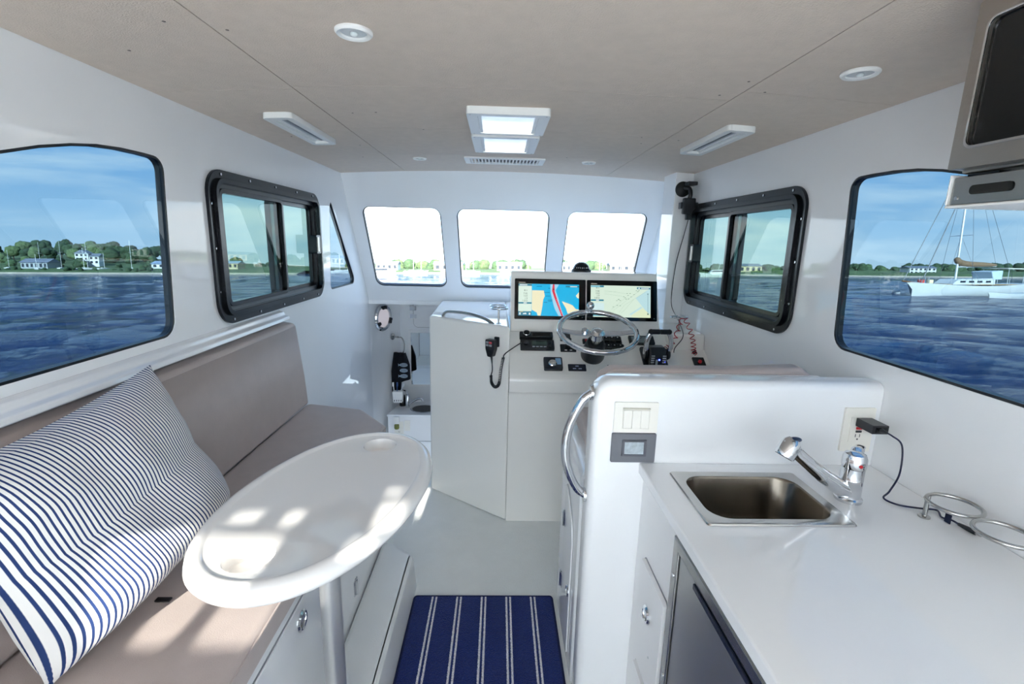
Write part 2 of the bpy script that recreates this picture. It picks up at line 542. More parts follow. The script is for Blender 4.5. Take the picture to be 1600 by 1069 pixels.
# floors, the aft bulkhead, the cuddy in the bow
bm = bm_new(); box(bm, (XL - .04, YA - .04, -.03), (XR + .04, 2.75, 0)); fin(bm, 'floor', FLOORM, kind='structure')
bm = bm_new(); box(bm, (XL - .04, 2.70, -.75), (-.30, 4.2, -.70)); fin(bm, 'floor', FLOORM, kind='structure')
bm = bm_new(); box(bm, (XL - .04, 2.72, -.70), (-.36, 2.75, -.031)); fin(bm, 'trim_1', WHITE2, kind='structure')
# bow side, curving inwards
bm = bm_new()
path = [(-.985, YF - .02), (-.975, 3.8), (-.945, 3.92), (-.895, 4.03), (-.83, 4.14), (-.80, 4.2)]
A = [bm.verts.new((x, y, -.72)) for x, y in path]; B = [bm.verts.new((x, y, .97)) for x, y in path]
A2 = [bm.verts.new((x - .04, y + .01, -.72)) for x, y in path]; B2 = [bm.verts.new((x - .04, y + .01, .97)) for x, y in path]
for i in range(len(path) - 1):
    bm.faces.new((A[i], A[i + 1], B[i + 1], B[i])); bm.faces.new((A2[i], B2[i], B2[i + 1], A2[i + 1]))
fin(bm, 'wall_bow_left', WHITE, smooth=True, kind='structure')
bm = bm_new(); box(bm, (-1.02, 4.12, -.72), (-.28, 4.16, .954)); fin(bm, 'wall_bow', WHITE, kind='structure')
bm = bm_new(); box(bm, (-.42, 3.66, -.72), (-.38, 4.119, .954)); fin(bm, 'wall_bow_right', WHITE, kind='structure')
bm = bm_new(); box(bm, (XL - .04, 3.67, .955), (XR + .04, 4.25, .985)); fin(bm, 'ceiling_bow', WHITE, kind='structure')

# aft bulkhead behind the photographer: unseen, its opening widened to admit light
fA = lambda u, v, w: Vector((u, YA - w, v))
aft_light_opening = rpoly([(-.95, .06), (1.03, .06), (1.03, 1.815), (-.95, 1.815)], [.03, .03, .06, .06])
plate([(XL - .04, -.02), (XR + .04, -.02), (XR + .04, 1.9), (XL - .04, 1.9)], fA, 0, .05, 'wall_aft', WHITE, holes=[aft_light_opening], kind='structure')

# added unseen translucent curtain, spreads the sun into soft cabin light
def canvas_mat(tcol=(.80, .84, .87), fac=.7):
    M = bpy.data.materials.new('diffusing_canvas'); M.use_nodes = True; nt = M.node_tree; nt.nodes.clear()
    a = N(nt, 'ShaderNodeBsdfDiffuse'); a.inputs['Color'].default_value = (.8, .8, .78, 1)
    b = N(nt, 'ShaderNodeBsdfTranslucent'); b.inputs['Color'].default_value = (*tcol, 1)
    mi = N(nt, 'ShaderNodeMixShader'); mi.inputs[0].default_value = fac
    o = N(nt, 'ShaderNodeOutputMaterial')
    nt.links.new(a.outputs[0], mi.inputs[1]); nt.links.new(b.outputs[0], mi.inputs[2]); nt.links.new(mi.outputs[0], o.inputs[0])
    return M
dr = thing('added_light_curtain', None, None, (.475, YA - .025, .0), kind='structure')
vinyl = [rrect(-.785, 1.465, -.70, 1.70, .02), rrect(-.66, 1.465, -.475, 1.70, .02), rrect(-.322, 1.708, -.265, 1.757, .008), rrect(-.325, 1.769, -.285, 1.781, .004), rrect(-.350, 1.668, -.298, 1.698, .012), rrect(-.62, 1.720, -.56, 1.736, .006), rrect(-.512, 1.715, -.472, 1.738, .009)]  # cut-outs shaped to throw sun patches on table and seat
plate(inset(aft_light_opening, -.01), fA, .052, .054, 'light_diffusing_curtain', canvas_mat(), dr, holes=vinyl)
for v_ in vinyl:
    plate(inset(v_, -.004), fA, .0545, .055, 'sun_patch_pane', VINYL, dr)
plate(inset(aft_light_opening, -.02), fA, .0545, .060, 'added_curtain_hem', mat('added_hem_canvas', 'd8d6d0', .9), dr, holes=[inset(aft_light_opening, .02)])

# ledge under the port windows
bm = bm_new()
prof = [(XL + .0, 1.120), (XL + .022, 1.114), (XL + .028, 1.100), (XL + .046, 1.094), (XL + .050, 1.080), (XL, 1.072)]
slab(bm, prof, [], lambda u, v, w: Vector((u, w, v)), YA, 2.17)
fin(bm, 'trim_2', WHITE, bevel=.004, seg=3, kind='structure')
# post in the starboard forward corner
bm = bm_new(); box(bm, (.968, 2.75, .9), (XR, 2.95, 1.845)); fin(bm, 'trim_3', WHITE, bevel=.006, kind='structure')

# ------------------------------------------------------------------ port bench, table, pillow
bench = thing('bench_base', 'white moulded bench base with locker doors under the taupe seat cushion', 'bench', (-.74, .6, .0))
poly = rpoly([(XL + .003, YA + .003), (-.49, YA + .003), (-.49, 1.985), (-.635, 2.17), (XL + .003, 2.27)], [0, 0, .03, .03, 0])
slab_f = lambda u, v, w: Vector((u, v, w))
plate(poly, slab_f, 0, .575, 'body', WHITE, bench, bevel=.01)
fB = lambda u, v, w: Vector((-.49 + w, u, v))
def round_latch(parent, f, u, v, r=.024, w=0):
    bm = bm_new(); M = frame_to(f(u, v, 1) - f(u, v, 0), f(u, v, w))
    lathe(bm, [(r * .62, .001), (r * .66, .005), (r * .85, .006), (r, .002), (r, 0)], 24, M)
    o = fin(bm, 'latch', CHROME, parent, smooth='auto')
    bm = bm_new(); lathe(bm, [(0, .0022), (r * .6, .0018)], 20, M); fin(bm, 'recess', mat('latch_dark', '2a2624', .3, metal=.6), o, smooth=True)
    bm = bm_new(); box(bm, (-r * .5, -r * .14, .002), (r * .5, r * .5, .005), M); fin(bm, 'pull', CHROME, o, bevel=.001)
    return o
def hinge(parent, f, u, v, w=0, s=1.0, vert=False):
    bm = bm_new()
    a, b = (.026 * s, .016 * s)
    if vert: a, b = b, a
    slab(bm, rrect(u - a, v - b, u + a, v + b, .004, 3), [], f, w, w + .003)
    o = fin(bm, 'hinge', CHROME, parent, bevel=.001)
    bm = bm_new()
    if vert: cyl(bm, f(u, v - b, w + .004), f(u, v + b, w + .004), .0045 * s, 10)
    else: cyl(bm, f(u - a, v, w + .004), f(u + a, v, w + .004), .0045 * s, 10)
    fin(bm, 'pin', CHROME, o, smooth='auto')
    return o
def hatch(parent, f, poly, label=None, mt=WHITE, th=.006):
    bm = bm_new(); slab(bm, poly, [], f, .0015, th)
    d = fin(bm, 'door', mt, parent, bevel=.0025)
    bm = bm_new(); slab(bm, inset(poly, -.0035), [], f, -.0005, .001)
    fin(bm, 'door_gap', mat('gap_grey', '9c9fa2', .7), d)
    return d
d = hatch(bench, fB, rrect(.70, .27, 1.30, .545, .03)); round_latch(d, fB, 1.06, .495, .027, .006)
d = hatch(bench, fB, rrect(1.335, .19, 1.90, .545, .03)); hinge(d, fB, 1.49, .245, .005, 1.15, True)
# raised footrest platform
poly = rpoly([(-.497, YA), (-.325, YA), (-.325, 1.80), (-.425, 1.895), (-.497, 1.895)], [0, 0, .012, .02, 0])
bm = bm_new()
RV = [[bm.verts.new((u, v, z_)) for u, v in inset(poly, d_)] for d_, z_ in ((0, 0), (.010, .132), (.013, .142), (.022, .149), (.030, .15))]
for A, B in zip(RV, RV[1:]):
    for i in range(len(A)): bm.faces.new((A[i], A[(i + 1) % len(A)], B[(i + 1) % len(A)], B[i]))
for t_ in tessellate_polygon([[v.co for v in RV[-1]]]): bm.faces.new([RV[-1][i] for i in t_])
fin(bm, 'footrest_step', mat('nonskid_white', 'e6e8e8', .42, bump=.12, bscale=240), smooth='auto', label='low white moulded footrest step along the bench base', cat='step')

# cushions
poly = rpoly([(-.925, YA), (-.478, YA), (-.478, 1.985), (-.64, 2.19), (-.925, 2.262)], [.02, .03, .03, .03, .03])
sc = thing('seat_cushion', 'long taupe vinyl seat cushion lying on the white bench base', 'cushion', (-.70, .7, .575))
fin(rslab(bm_new(), poly, slab_f, .5755, .652, .018, 5), 'cushion_pad', TAUPE, sc, smooth='auto', angle=50)
bm = bm_new()
pp = inset(poly, .004)
tube(bm, [Vector((u, v, .640)) for u, v in inset(poly, .001)], .0028, 6, closed=True)
fin(bm, 'piping', TAUPE, sc, smooth=True)
bm = bm_new(); box(bm, (-.745, .935, .6525), (-.712, .948, .657)); fin(bm, 'zip_pull', BLACK, sc, bevel=.002)
bc = thing('back_cushion', 'taupe vinyl backrest cushion standing against the port wall', 'cushion', (-.95, .7, .655))
bm = bm_new()
slab(bm, [(XL + .002, .66), (-.905, .655), (-.915, .80), (-.926, 1.045), (-.930, 1.058), (XL + .002, 1.066)], [], lambda u, v, w: Vector((u, w, v)), YA, 2.235)
for v in bm.verts:
    if v.co.y > 2 and v.co.z > .9: v.co.y -= .035
fin(bm, 'cushion_pad', TAUPE, bc, bevel=.014, seg=4)

# table: oval top, two cup recesses, pole and foot
tb = thing('pedestal_table', 'glossy white oval table with two cup recesses on a metal pole', 'table', (-.40, 1.05, .15))
TC = Vector((-.387, 1.053)); TA = Vector((.212, .977)); TB = Vector((.977, -.212))
def ell(d, z, n=96):
    out = []
    for i in range(n):
        t = 2 * PI * i / n
        c, s = math.cos(t), math.sin(t)
        e = 2 / 2.12
        p = TC + TA * ((.354 - d) * math.copysign(abs(c) ** e, c)) + TB * ((.212 - d) * math.copysign(abs(s) ** e, s))
        out.append(Vector((p.x, p.y, z)))
    return out
bm = bm_new()
rings = [[bm.verts.new(p) for p in ell(d, z)] for d, z in ((.045, .822), (.018, .826), (.006, .834), (0, .846), (.003, .858), (.011, .867), (.02, .870), (.028, .8695), (.032, .866), (.036, .8645))]
for A, B in zip(rings, rings[1:]):
    for i in range(96): bm.faces.new((A[i], A[(i + 1) % 96], B[(i + 1) % 96], B[i]))
bm.faces.new(rings[0][::-1])
cups = [Vector((-.455, .803)), Vector((-.333, 1.303))]
loops = [[Vector((v.co.x, v.co.y, 0)) for v in rings[-1]]]
cv = []
for c in cups:
    cv.append([bm.verts.new((c.x + .046 * math.cos(2 * PI * i / 32), c.y + .046 * math.sin(2 * PI * i / 32), .8645)) for i in range(32)])
    loops.append([Vector((v.co.x, v.co.y, 0)) for v in cv[-1]])
allv = rings[-1] + cv[0] + cv[1]
for t in tessellate_polygon(loops): bm.faces.new([allv[i] for i in t])
fin(bm, 'table_top', mat('table_gelcoat', 'eeecea', .045, spec=.62), tb, smooth='auto', angle=50)
for c in cups:
    bm = bm_new()
    lathe(bm, [(.0462, .8645), (.0445, .861), (.0435, .835), (.040, .8315), (0, .8305)], 32, Matrix.Translation((c.x, c.y, 0)))
    f = [q for q in bm.faces if len(q.verts) > 4]
    for q in f:
        if q.calc_center_median().z > .86: bm.faces.remove(q)
    fin(bm, 'cup_recess', mat('table_gelcoat', 'eeecea', .045, spec=.62), tb, smooth='auto')
px, py = -.405, 1.055
bm = bm_new(); lathe(bm, [(.026, .172), (.026, .80)], 28, Matrix.Translation((px, py, 0))); fin(bm, 'pole', ALU, tb, smooth='auto')
bm = bm_new(); lathe(bm, [(.07, .151), (.07, .155), (.036, .163), (.033, .19), (.0262, .19)], 28, Matrix.Translation((px, py, 0))); fin(bm, 'pole_foot', ALU, tb, smooth='auto')
bm = bm_new(); lathe(bm, [(.0262, .775), (.033, .775), (.036, .81), (.075, .817), (.075, .8215)], 28, Matrix.Translation((px, py, 0))); fin(bm, 'pole_socket', ALU, tb, smooth='auto')

# striped pillow
def stripe_mat():
    M = bpy.data.materials.new('ticking_stripe'); M.use_nodes = True; nt = M.node_tree; b = nt.nodes['Principled BSDF']
    uv = N(nt, 'ShaderNodeUVMap'); uv.uv_map = 'UVMap'
    sp = N(nt, 'ShaderNodeSeparateXYZ'); nt.links.new(uv.outputs[0], sp.inputs[0])
    mu = N(nt, 'ShaderNodeMath', _operation='MULTIPLY'); mu.inputs[1].default_value = 58; nt.links.new(sp.outputs[0], mu.inputs[0])
    fr = N(nt, 'ShaderNodeMath', _operation='FRACT'); nt.links.new(mu.outputs[0], fr.inputs[0])
    nav, whi = lin('2c3f6e'), lin('eceae6')
    r = ramp(nt, [(.0, whi), (.28, whi), (.33, nav), (.66, nav), (.71, whi)])
    nt.links.new(fr.outputs[0], r.inputs['Fac']); nt.links.new(r.outputs['Color'], b.inputs['Base Color'])
    b.inputs['Roughness'].default_value = .9; b.inputs['Specular IOR Level'].default_value = .15
    n = N(nt, 'ShaderNodeTexNoise', Scale=350.0, Detail=2.0); bp = N(nt, 'ShaderNodeBump', Strength=.15, Distance=.004)
    nt.links.new(n.outputs['Fac'], bp.inputs['Height']); nt.links.new(bp.outputs['Normal'], b.inputs['Normal'])
    return M
def pillow(c, e1, e2, w, h, th):
    e1 = Vector(e1).normalized(); e2 = Vector(e2); e2 = (e2 - e1 * e2.dot(e1)).normalized(); nn = e1.cross(e2)
    bm = bm_new(); uvl = bm.loops.layers.uv.new('UVMap')
    G = 44
    def P(i, j, s):
        u = -1 + 2 * i / G; v = -1 + 2 * j / G
        prof = max(0, (1 - abs(u) ** 3.0)) ** .62 * max(0, (1 - abs(v) ** 3.0)) ** .62
        pu = u * (1 - .07 * (1 - v * v)) ; pv = v * (1 - .07 * (1 - u * u))
        wr = noise.noise(Vector((u * 2.2, v * 2.2, s * 3))) * .012 + noise.noise(Vector((u * 6, v * 5, 4 + s))) * .005 * (abs(u) ** 2 + abs(v) ** 2)
        t = th * .5 * prof * s + wr * prof
        if v < 0: t += s * th * (.52 if s > 0 else .2) * prof * (-v)
        return Vector(c) + e1 * (pu * w / 2) + e2 * (pv * h / 2) + nn * t
    V = {}
    for s in (1, -1):
        for i in range(G + 1):
            for j in range(G + 1):
                if s == -1 and (i in (0, G) or j in (0, G)): V[i, j, s] = V[i, j, 1]
                else: V[i, j, s] = bm.verts.new(P(i, j, s))
        for i in range(G):
            for j in range(G):
                q = [(i, j), (i + 1, j), (i + 1, j + 1), (i, j + 1)]
                if s == -1: q = q[::-1]
                fc = bm.faces.new([V[a, b_, s] for a, b_ in q])
                for lp, (a, b_) in zip(fc.loops, q): lp[uvl].uv = (a / G, b_ / G)
    return fin(bm, 'throw_pillow', stripe_mat(), smooth=True, label='navy and white ticking-striped throw pillow leaning on the bench', cat='pillow')
pillow((-.829, .961, .889), (.023, .993, .117), (-.261, -.107, .959), .53, .42, .215)

# ------------------------------------------------------------------ rug
def rug_mat():
    M = bpy.data.materials.new('navy_striped_rug'); M.use_nodes = True; nt = M.node_tree; b = nt.nodes['Principled BSDF']
    t = N(nt, 'ShaderNodeTexCoord'); sp = N(nt, 'ShaderNodeSeparateXYZ')
    no = N(nt, 'ShaderNodeTexNoise', Scale=260.0, Detail=2.0); nt.links.new(t.outputs['Object'], no.inputs['Vector'])
    nt.links.new(t.outputs['Object'], sp.inputs[0])
    # wobble of the tufts at the stripe edges
    ad = N(nt, 'ShaderNodeMath', _operation='MULTIPLY_ADD'); ad.inputs[1].default_value = .004; nt.links.new(no.outputs['Fac'], ad.inputs[0]); nt.links.new(sp.outputs[0], ad.inputs[2])
    a2 = N(nt, 'ShaderNodeMath', _operation='ADD'); a2.inputs[1].default_value = .0512 + .0085 + 1.007 - .0455; nt.links.new(ad.outputs[0], a2.inputs[0])
    mo = N(nt, 'ShaderNodeMath', _operation='MODULO'); mo.inputs[1].default_value = .1007; nt.links.new(a2.outputs[0], mo.inputs[0])
    dv = N(nt, 'ShaderNodeMath', _operation='DIVIDE'); dv.inputs[1].default_value = .1007; nt.links.new(mo.outputs[0], dv.inputs[0])
    nav, whi = lin('1a2c6c'), lin('e6e4e8')
    w = .072; c1, c2 = .09, .245
    r = ramp(nt, [(0, nav), (c1 - w / 2, whi), (c1 + w / 2, nav), (c2 - w / 2, whi), (c2 + w / 2, nav)], 'CONSTANT')
    nt.links.new(dv.outputs[0], r.inputs['Fac'])
    hs = N(nt, 'ShaderNodeMix', _data_type='RGBA', _blend_type='MULTIPLY'); hs.inputs[0].default_value = .7
    vr = ramp(nt, [(.3, (.55, .55, .55)), (.7, (1.25, 1.25, 1.25))]); nt.links.new(no.outputs['Fac'], vr.inputs['Fac'])
    nt.links.new(r.outputs['Color'], hs.inputs[6]); nt.links.new(vr.outputs['Color'], hs.inputs[7])
    nt.links.new(hs.outputs[2], b.inputs['Base Color'])
    b.inputs['Roughness'].default_value = 1; b.inputs['Specular IOR Level'].default_value = .05
    b.inputs['Sheen Weight'].default_value = .2
    bp = N(nt, 'ShaderNodeBump', Strength=.8, Distance=.006); nt.links.new(no.outputs['Fac'], bp.inputs['Height']); nt.links.new(bp.outputs['Normal'], b.inputs['Normal'])
    return M
rg = thing('runner_rug', 'navy runner rug with paired white stripes on the cabin floor', 'rug', (-.05, .9, .001))
plate(rrect(-.318, .15, .242, 1.725, .008), slab_f, .001, .011, 'pile', rug_mat(), rg, bevel=.003)
bm = bm_new(); tube(bm, [Vector((u, v, .007)) for u, v in rrect(-.319, .149, .243, 1.726, .01)], .006, 6, closed=True)
fin(bm, 'binding', mat('navy_binding', '141f4a', .9), rg, smooth=True)

# ------------------------------------------------------------------ starboard: helm-seat box, galley
hs = thing('helm_seat_box', 'tall white helm-seat box with rounded back panel beside the galley', 'cabinet', (.66, 1.45, 0))
bp_ = rpoly([(.265, -.03), (XR + .05, -.03), (XR + .05, 1.088), (.265, 1.088)], [0, 0, .03, .06], 8)
bm = bm_new(); rslab(bm, bp_, lambda u, v, w: Vector((min(u, XR - .001), w, max(v, 0))), 1.24, 1.330, .024, 6)
fin(bm, 'back_panel', WHITE, hs, smooth='auto', angle=50)
bm = bm_new(); slab(bm, rpoly([(.262, 0), (XR - .001, 0), (XR - .001, .775), (.262, .775)], [0, 0, 0, .03]), [], lambda u, v, w: Vector((u, w, v)), 1.331, 1.715)
fin(bm, 'seat_base', WHITE, hs, bevel=.012, seg=3)
fH = lambda u, v, w: Vector((.262 - w, u, v))
d = hatch(hs, fH, rpoly([(1.405, .05), (1.58, .05), (1.58, .60), (1.54, .60), (1.43, .545), (1.405, .47)], [.01, .01, .01, .01, .06, .06]))
hinge(d, fH, 1.562, .475, .006, 1.1, True); hinge(d, fH, 1.575, .215, .006, 1.1, True)
round_latch(d, fH, 1.425, .285, .02, .006)
hc = thing('helm_seat_cushion', 'taupe helm seat back cushion edge showing above the white back panel', 'cushion', (.62, 1.42, .78))
bm = bm_new(); rslab(bm, rpoly([(.30, .79), (.95, .79), (.95, 1.070), (.90, 1.105), (.70, 1.095), (.34, 1.093), (.30, 1.07)], .03), lambda u, v, w: Vector((u, w, v)), 1.3415, 1.405, .016)
fin(bm, 'back_pad', TAUPE, hc, smooth='auto', angle=50)
bm = bm_new(); box(bm, (.30, 1.407, .776), (.98, 1.71, .85)); fin(bm, 'seat_pad', TAUPE, hc, bevel=.018, seg=3)
bm = bm_new(); slab(bm, rpoly([(.31, .80), (.96, .80), (.96, 1.083), (.31, 1.083)], .02), [], lambda u, v, w: Vector((u, w, v)), 1.3305, 1.341)
fin(bm, 'backing_board', PLASTW, hc, bevel=.002)

# grab handle on the box corner
gh = thing('grab_handle', 'curved chrome grab handle on the corner of the helm-seat box', 'handle', (.25, 1.28, .74))
pts = smooth_path([(.268, 1.262, 1.045), (.238, 1.262, 1.02), (.207, 1.264, .95), (.198, 1.267, .885), (.206, 1.270, .82), (.238, 1.275, .752), (.268, 1.277, .728)], 8)
bm = bm_new(); tube(bm, pts, .0125, 14); fin(bm, 'bar', CHROME, gh, smooth=True)
for p_ in ((1.262, 1.045), (1.277, .728)):
    bm = bm_new(); cyl(bm, (.2655, p_[0], p_[1]), (.258, p_[0], p_[1]), .021, 20); fin(bm, 'mounting_flange', CHROME, gh, smooth='auto')

# plates on the aft face of the box
fG = lambda u, v, w: Vector((u, 1.2395 - w, v))
sw = thing('light_switch_plate', 'ivory triple rocker switch plate above the grey display plate', 'switch plate', (.383, 1.239, .94))
plate(rrect(.323, .9405, .444, 1.028, .003), fG, 0, .006, 'cover_plate', IVORY, sw, bevel=.002)
plate(rrect(.346, .952, .421, 1.008, .002), fG, .006, .0085, 'frame', IVORY, sw, holes=[rrect(.3475, .9535, .4195, 1.0065, .001)])
plate(rrect(.346, 1.009, .421, 1.0125, .001), fG, .006, .010, 'lip', mat('ivory_dark', 'c9c4b4', .4), sw)  # lip in a darker ivory than the plate
for k in range(3):
    plate(rrect(.3482 + k * .0238, .9545, .3712 + k * .0238, 1.0058, .001), fG, .006, .0095 + .001 * (k % 2), 'rocker', IVORY, sw, bevel=.0008)
gp = thing('display_plate', 'grey control plate with a small glassy display below the ivory switches', 'control panel', (.383, 1.239, .85))
plate(rrect(.321, .853, .444, .938, .003), fG, 0, .007, 'cover_plate', GREYP, gp, bevel=.002)
plate(rrect(.350, .872, .418, .920, .002), fG, .007, .010, 'bezel', mat('grey_dark', '55575e', .4), gp, holes=[rrect(.3565, .877, .4115, .914, .001)], bevel=.001)
plate(rrect(.357, .8775, .411, .9135, .001), fG, .007, .0082, 'display', mat('film_display', 'a9b4bb', .12, bump=.35, bscale=70, var=.25, vscale=60), gp)

ot = thing('wall_outlet', 'ivory wall outlet with red reset button above the galley counter', 'outlet', (1.01, 1.239, .89))
plate(rrect(.966, .893, 1.052, 1.021, .003), fG, 0, .006, 'cover_plate', IVORY, ot, bevel=.002)
plate(rrect(.985, .921, 1.033, .995, .002), fG, .006, .009, 'receptacle', IVORY, ot, bevel=.001)
plate(rrect(1.001, .960, 1.017, .967, .0005), fG, .009, .011, 'reset_button', REDP, ot)
plate(rrect(1.001, .951, 1.017, .957, .0005), fG, .009, .011, 'test_button', BLACK, ot)
for u in (1.0025, 1.0145):
    plate(rrect(u - .001, .937, u + .001, .946, .0002), fG, .009, .0093, 'slot', BLACK, ot)
bm = bm_new(); cyl(bm, fG(1.009, .931, .009), fG(1.009, .931, .0094), .0024, 12); fin(bm, 'ground_hole', BLACK, ot)
ch = thing('usb_charger', 'black plug-in charger block stuck in the wall outlet', 'charger', (1.015, 1.2, .96))
bm = bm_new(); box(bm, (.996, 1.168, .971), (1.040, 1.2295, .995)); fin(bm, 'block', BLACK, ch, bevel=.002)
bm = bm_new(); box(bm, (1.004, 1.166, .976), (1.032, 1.1685, .990)); fin(bm, 'port', BLACKG, ch)
uc = thing('charging_cable', 'dark blue charging cable running from the plug across the counter', 'cable', (1.0, 1.1, .851))
bm = bm_new()
cp = smooth_path([(1.018, 1.166, .983), (1.022, 1.135, .981), (1.035, 1.115, .962), (1.02, 1.09, .90), (.985, 1.07, .862), (.955, 1.05, .854), (.965, 1.02, .8538), (1.005, 1.005, .8538), (1.04, .997, .8538), (1.025, .968, .8538), (1.03, .95, .858), (1.035, .935, .856)], 10)
tube(bm, cp, .0022, 8); fin(bm, 'cord', mat('navy_cord', '10163a', .4), uc, smooth=True)
bm = bm_new(); cyl(bm, (1.018, 1.167, .983), (1.0195, 1.148, .983), .006, 12, .003); fin(bm, 'strain_relief', BLACK, uc, smooth='auto')
bm = bm_new(); cyl(bm, (1.035, .937, .856), (1.038, .918, .8565), .0035, 12, .0055); cyl(bm, (1.038, .918, .8565), (1.040, .902, .857), .0055, 12); fin(bm, 'connector', BLACK, uc, smooth='auto')
bm = bm_new(); cyl(bm, (1.040, .9025, .857), (1.0415, .892, .857), .0035, 10); fin(bm, 'connector_tip', STEEL, uc, smooth='auto')
bm = bm_new(); box(bm, (1.022, .944, .8505), (1.024, .958, .872)); fin(bm, 'tag', mat('navy_tag', '1b2340', .6), uc)

# galley cabinet as panels round the fridge
gc = thing('galley_cabinet', 'white galley base cabinet with small locker door beside the fridge', 'cabinet', (.74, .4, 0))
bm = bm_new()
slab(bm, [(-.9, 0), (1.239, 0), (1.239, .819), (-.9, .819)], [[(.385, .075), (.945, .075), (.945, .80), (.385, .80)]], lambda u, v, w: Vector((.42 + w, u, v)), 0, .02)
fin(bm, 'face_panel', WHITE2, gc)
bm = bm_new(); box(bm, (.441, 1.219, 0), (1.06, 1.238, .819)); fin(bm, 'end_panel', WHITE2, gc)
bm = bm_new(); box(bm, (1.05, -.9, 0), (1.068, 1.218, .819)); fin(bm, 'rear_panel', WHITE2, gc)
bm = bm_new(); box(bm, (.441, -.9, 0), (1.05, -.88, .819)); fin(bm, 'end_panel', WHITE2, gc)
fC = lambda u, v, w: Vector((.42 - w, u, v))
d = hatch(gc, fC, rrect(.985, .30, 1.165, .605, .012), mt=WHITE2, th=.012); round_latch(d, fC, 1.085, .49, .024, .012)
for u, v in ((1.12, .455), (1.045, .395)):
    bm = bm_new(); cyl(bm, fC(u, v, .012), fC(u, v, .0135), .003, 8); fin(bm, 'screw', CHROME, d)
d = hatch(gc, fC, rrect(.985, .03, 1.165, .275, .012), mt=WHITE2, th=.012)

fr = thing('fridge', 'built-in stainless steel fridge with framed door under the galley counter', 'fridge', (.7, .66, .08))
bm = bm_new(); box(bm, (.43, .395, .08), (.98, .935, .79)); fin(bm, 'body', mat('dark_grey_metal', '3a3c40', .5), fr)
bm = bm_new(); slab(bm, [(.372, .07), (.958, .07), (.958, .812), (.372, .812)], [[(.402, .10), (.928, .10), (.928, .785), (.402, .785)]], fC, .001, .014)
fin(bm, 'trim_frame', STEEL, fr, bevel=.003)
bm = bm_new(); slab(bm, [(.405, .103), (.925, .103), (.925, .781), (.405, .781)], [], fC, -.009, .010)
dd = fin(bm, 'door', mat('polished_steel', 'c9c8c6', .3, metal=1), fr, bevel=.004)
bm = bm_new(); slab(bm, [(.43, .768), (.84, .768), (.84, .781), (.43, .781)], [], fC, .0102, .016); fin(bm, 'handle', mat('door_gap_navy', '10182c', .25), dd, bevel=.002)  # dark navy strip drawn for the thin gap at the door top
bm = bm_new(); slab(bm, rrect(.60, .52, .72, .60, .006), [], fC, .0102, .0115); fin(bm, 'badge', mat('pale_badge', 'c9cacc', .3), dd)
for v in (.72, .45, .2):
    bm = bm_new(); cyl(bm, fC(.943, v, .014), fC(.943, v, .0155), .005, 10); fin(bm, 'screw', CHROME, fr)

ct = thing('countertop', 'glossy white galley countertop with a sink cut-out', 'countertop', (.74, .2, .82))
hole = rrect(.487, .952, .785, 1.160, .03)
bm = bm_new(); slab(bm, [(.403, -.9), (XR - .002, -.9), (XR - .002, 1.2385), (.403, 1.2385)], [hole], slab_f, .8195, .85)
fin(bm, 'worktop', WHITE, ct, bevel=.005, seg=3)
sk = thing('galley_sink', 'small square stainless steel sink set into the galley counter', 'sink', (.636, 1.056, .72))
bm = bm_new()
def rr_ring(x0, y0, x1, y1, r, z, seg=8): return [Vector((u, v, z)) for u, v in rrect(x0, y0, x1, y1, r, seg)]
def loft(bm, rings, cap=True):
    RV = [[bm.verts.new(p) for p in r] for r in rings]
    n = len(RV[0])
    for A, B in zip(RV, RV[1:]):
        for i in range(n): bm.faces.new((A[i], A[(i + 1) % n], B[(i + 1) % n], B[i]))
    if cap: bm.faces.new(RV[-1])
    return RV
loft(bm, [rr_ring(.467, .932, .805, 1.180, .008, .8505), rr_ring(.469, .934, .803, 1.178, .008, .854), rr_ring(.475, .940, .797, 1.172, .01, .8545), rr_ring(.490, .957, .782, 1.157, .05, .8525)], False)
fin(bm, 'rim', STEEL, sk, smooth='auto')
bm = bm_new()
loft(bm, [rr_ring(.490, .957, .782, 1.157, .05, .8525), rr_ring(.493, .960, .779, 1.154, .052, .846), rr_ring(.498, .965, .774, 1.149, .05, .75), rr_ring(.504, .971, .768, 1.143, .045, .738), rr_ring(.52, .987, .752, 1.127, .03, .733)])
fin(bm, 'bowl', SINKM, sk, smooth='auto')
bm = bm_new(); lathe(bm, [(.026, .7335), (.024, .736), (.012, .7345), (0, .7345)], 20, Matrix.Translation((.636, 1.057, 0))); fin(bm, 'drain', CHROME, sk, smooth='auto')

fa = thing('kitchen_faucet', 'chrome pull-out mixer tap standing beside the galley sink', 'faucet', (.865, 1.05, .85))
FB = Matrix.Translation((.865, 1.05, 0))
bm = bm_new(); lathe(bm, [(.030, .8502), (.030, .857), (.027, .860), (.0255, .861), (.0245, .905), (.025, .906), (.0245, .9075), (.0245, .935)], 28, FB); fin(bm, 'body', CHROME, fa, smooth='auto')
bm = bm_new(); lathe(bm, [(.0255, .936), (.0262, .940), (.026, .960), (.022, .970), (.012, .974), (0, .9745)], 28, FB); cap = fin(bm, 'lever_cap', CHROME, fa, smooth='auto')
bm = bm_new(); tube(bm, smooth_path([(.865, 1.05, .966), (.885, 1.07, .973), (.905, 1.09, .970), (.918, 1.103, .966)], 5), [.014] * 6 + [.012] * 6 + [.008] * 3 + [.005], 12, flat=.4); fin(bm, 'lever', CHROME, cap, smooth=True)
bm = bm_new(); cyl(bm, (.862, 1.0245, .948), (.862, 1.023, .948), .0042, 14); fin(bm, 'hot_cold_dot', REDP, cap)
bm = bm_new(); tube(bm, [(.86, 1.049, .872), (.83, 1.048, .888), (.79, 1.047, .915)], [.022, .020, .0185], 18); fin(bm, 'spout_arm', CHROME, fa, smooth='auto')
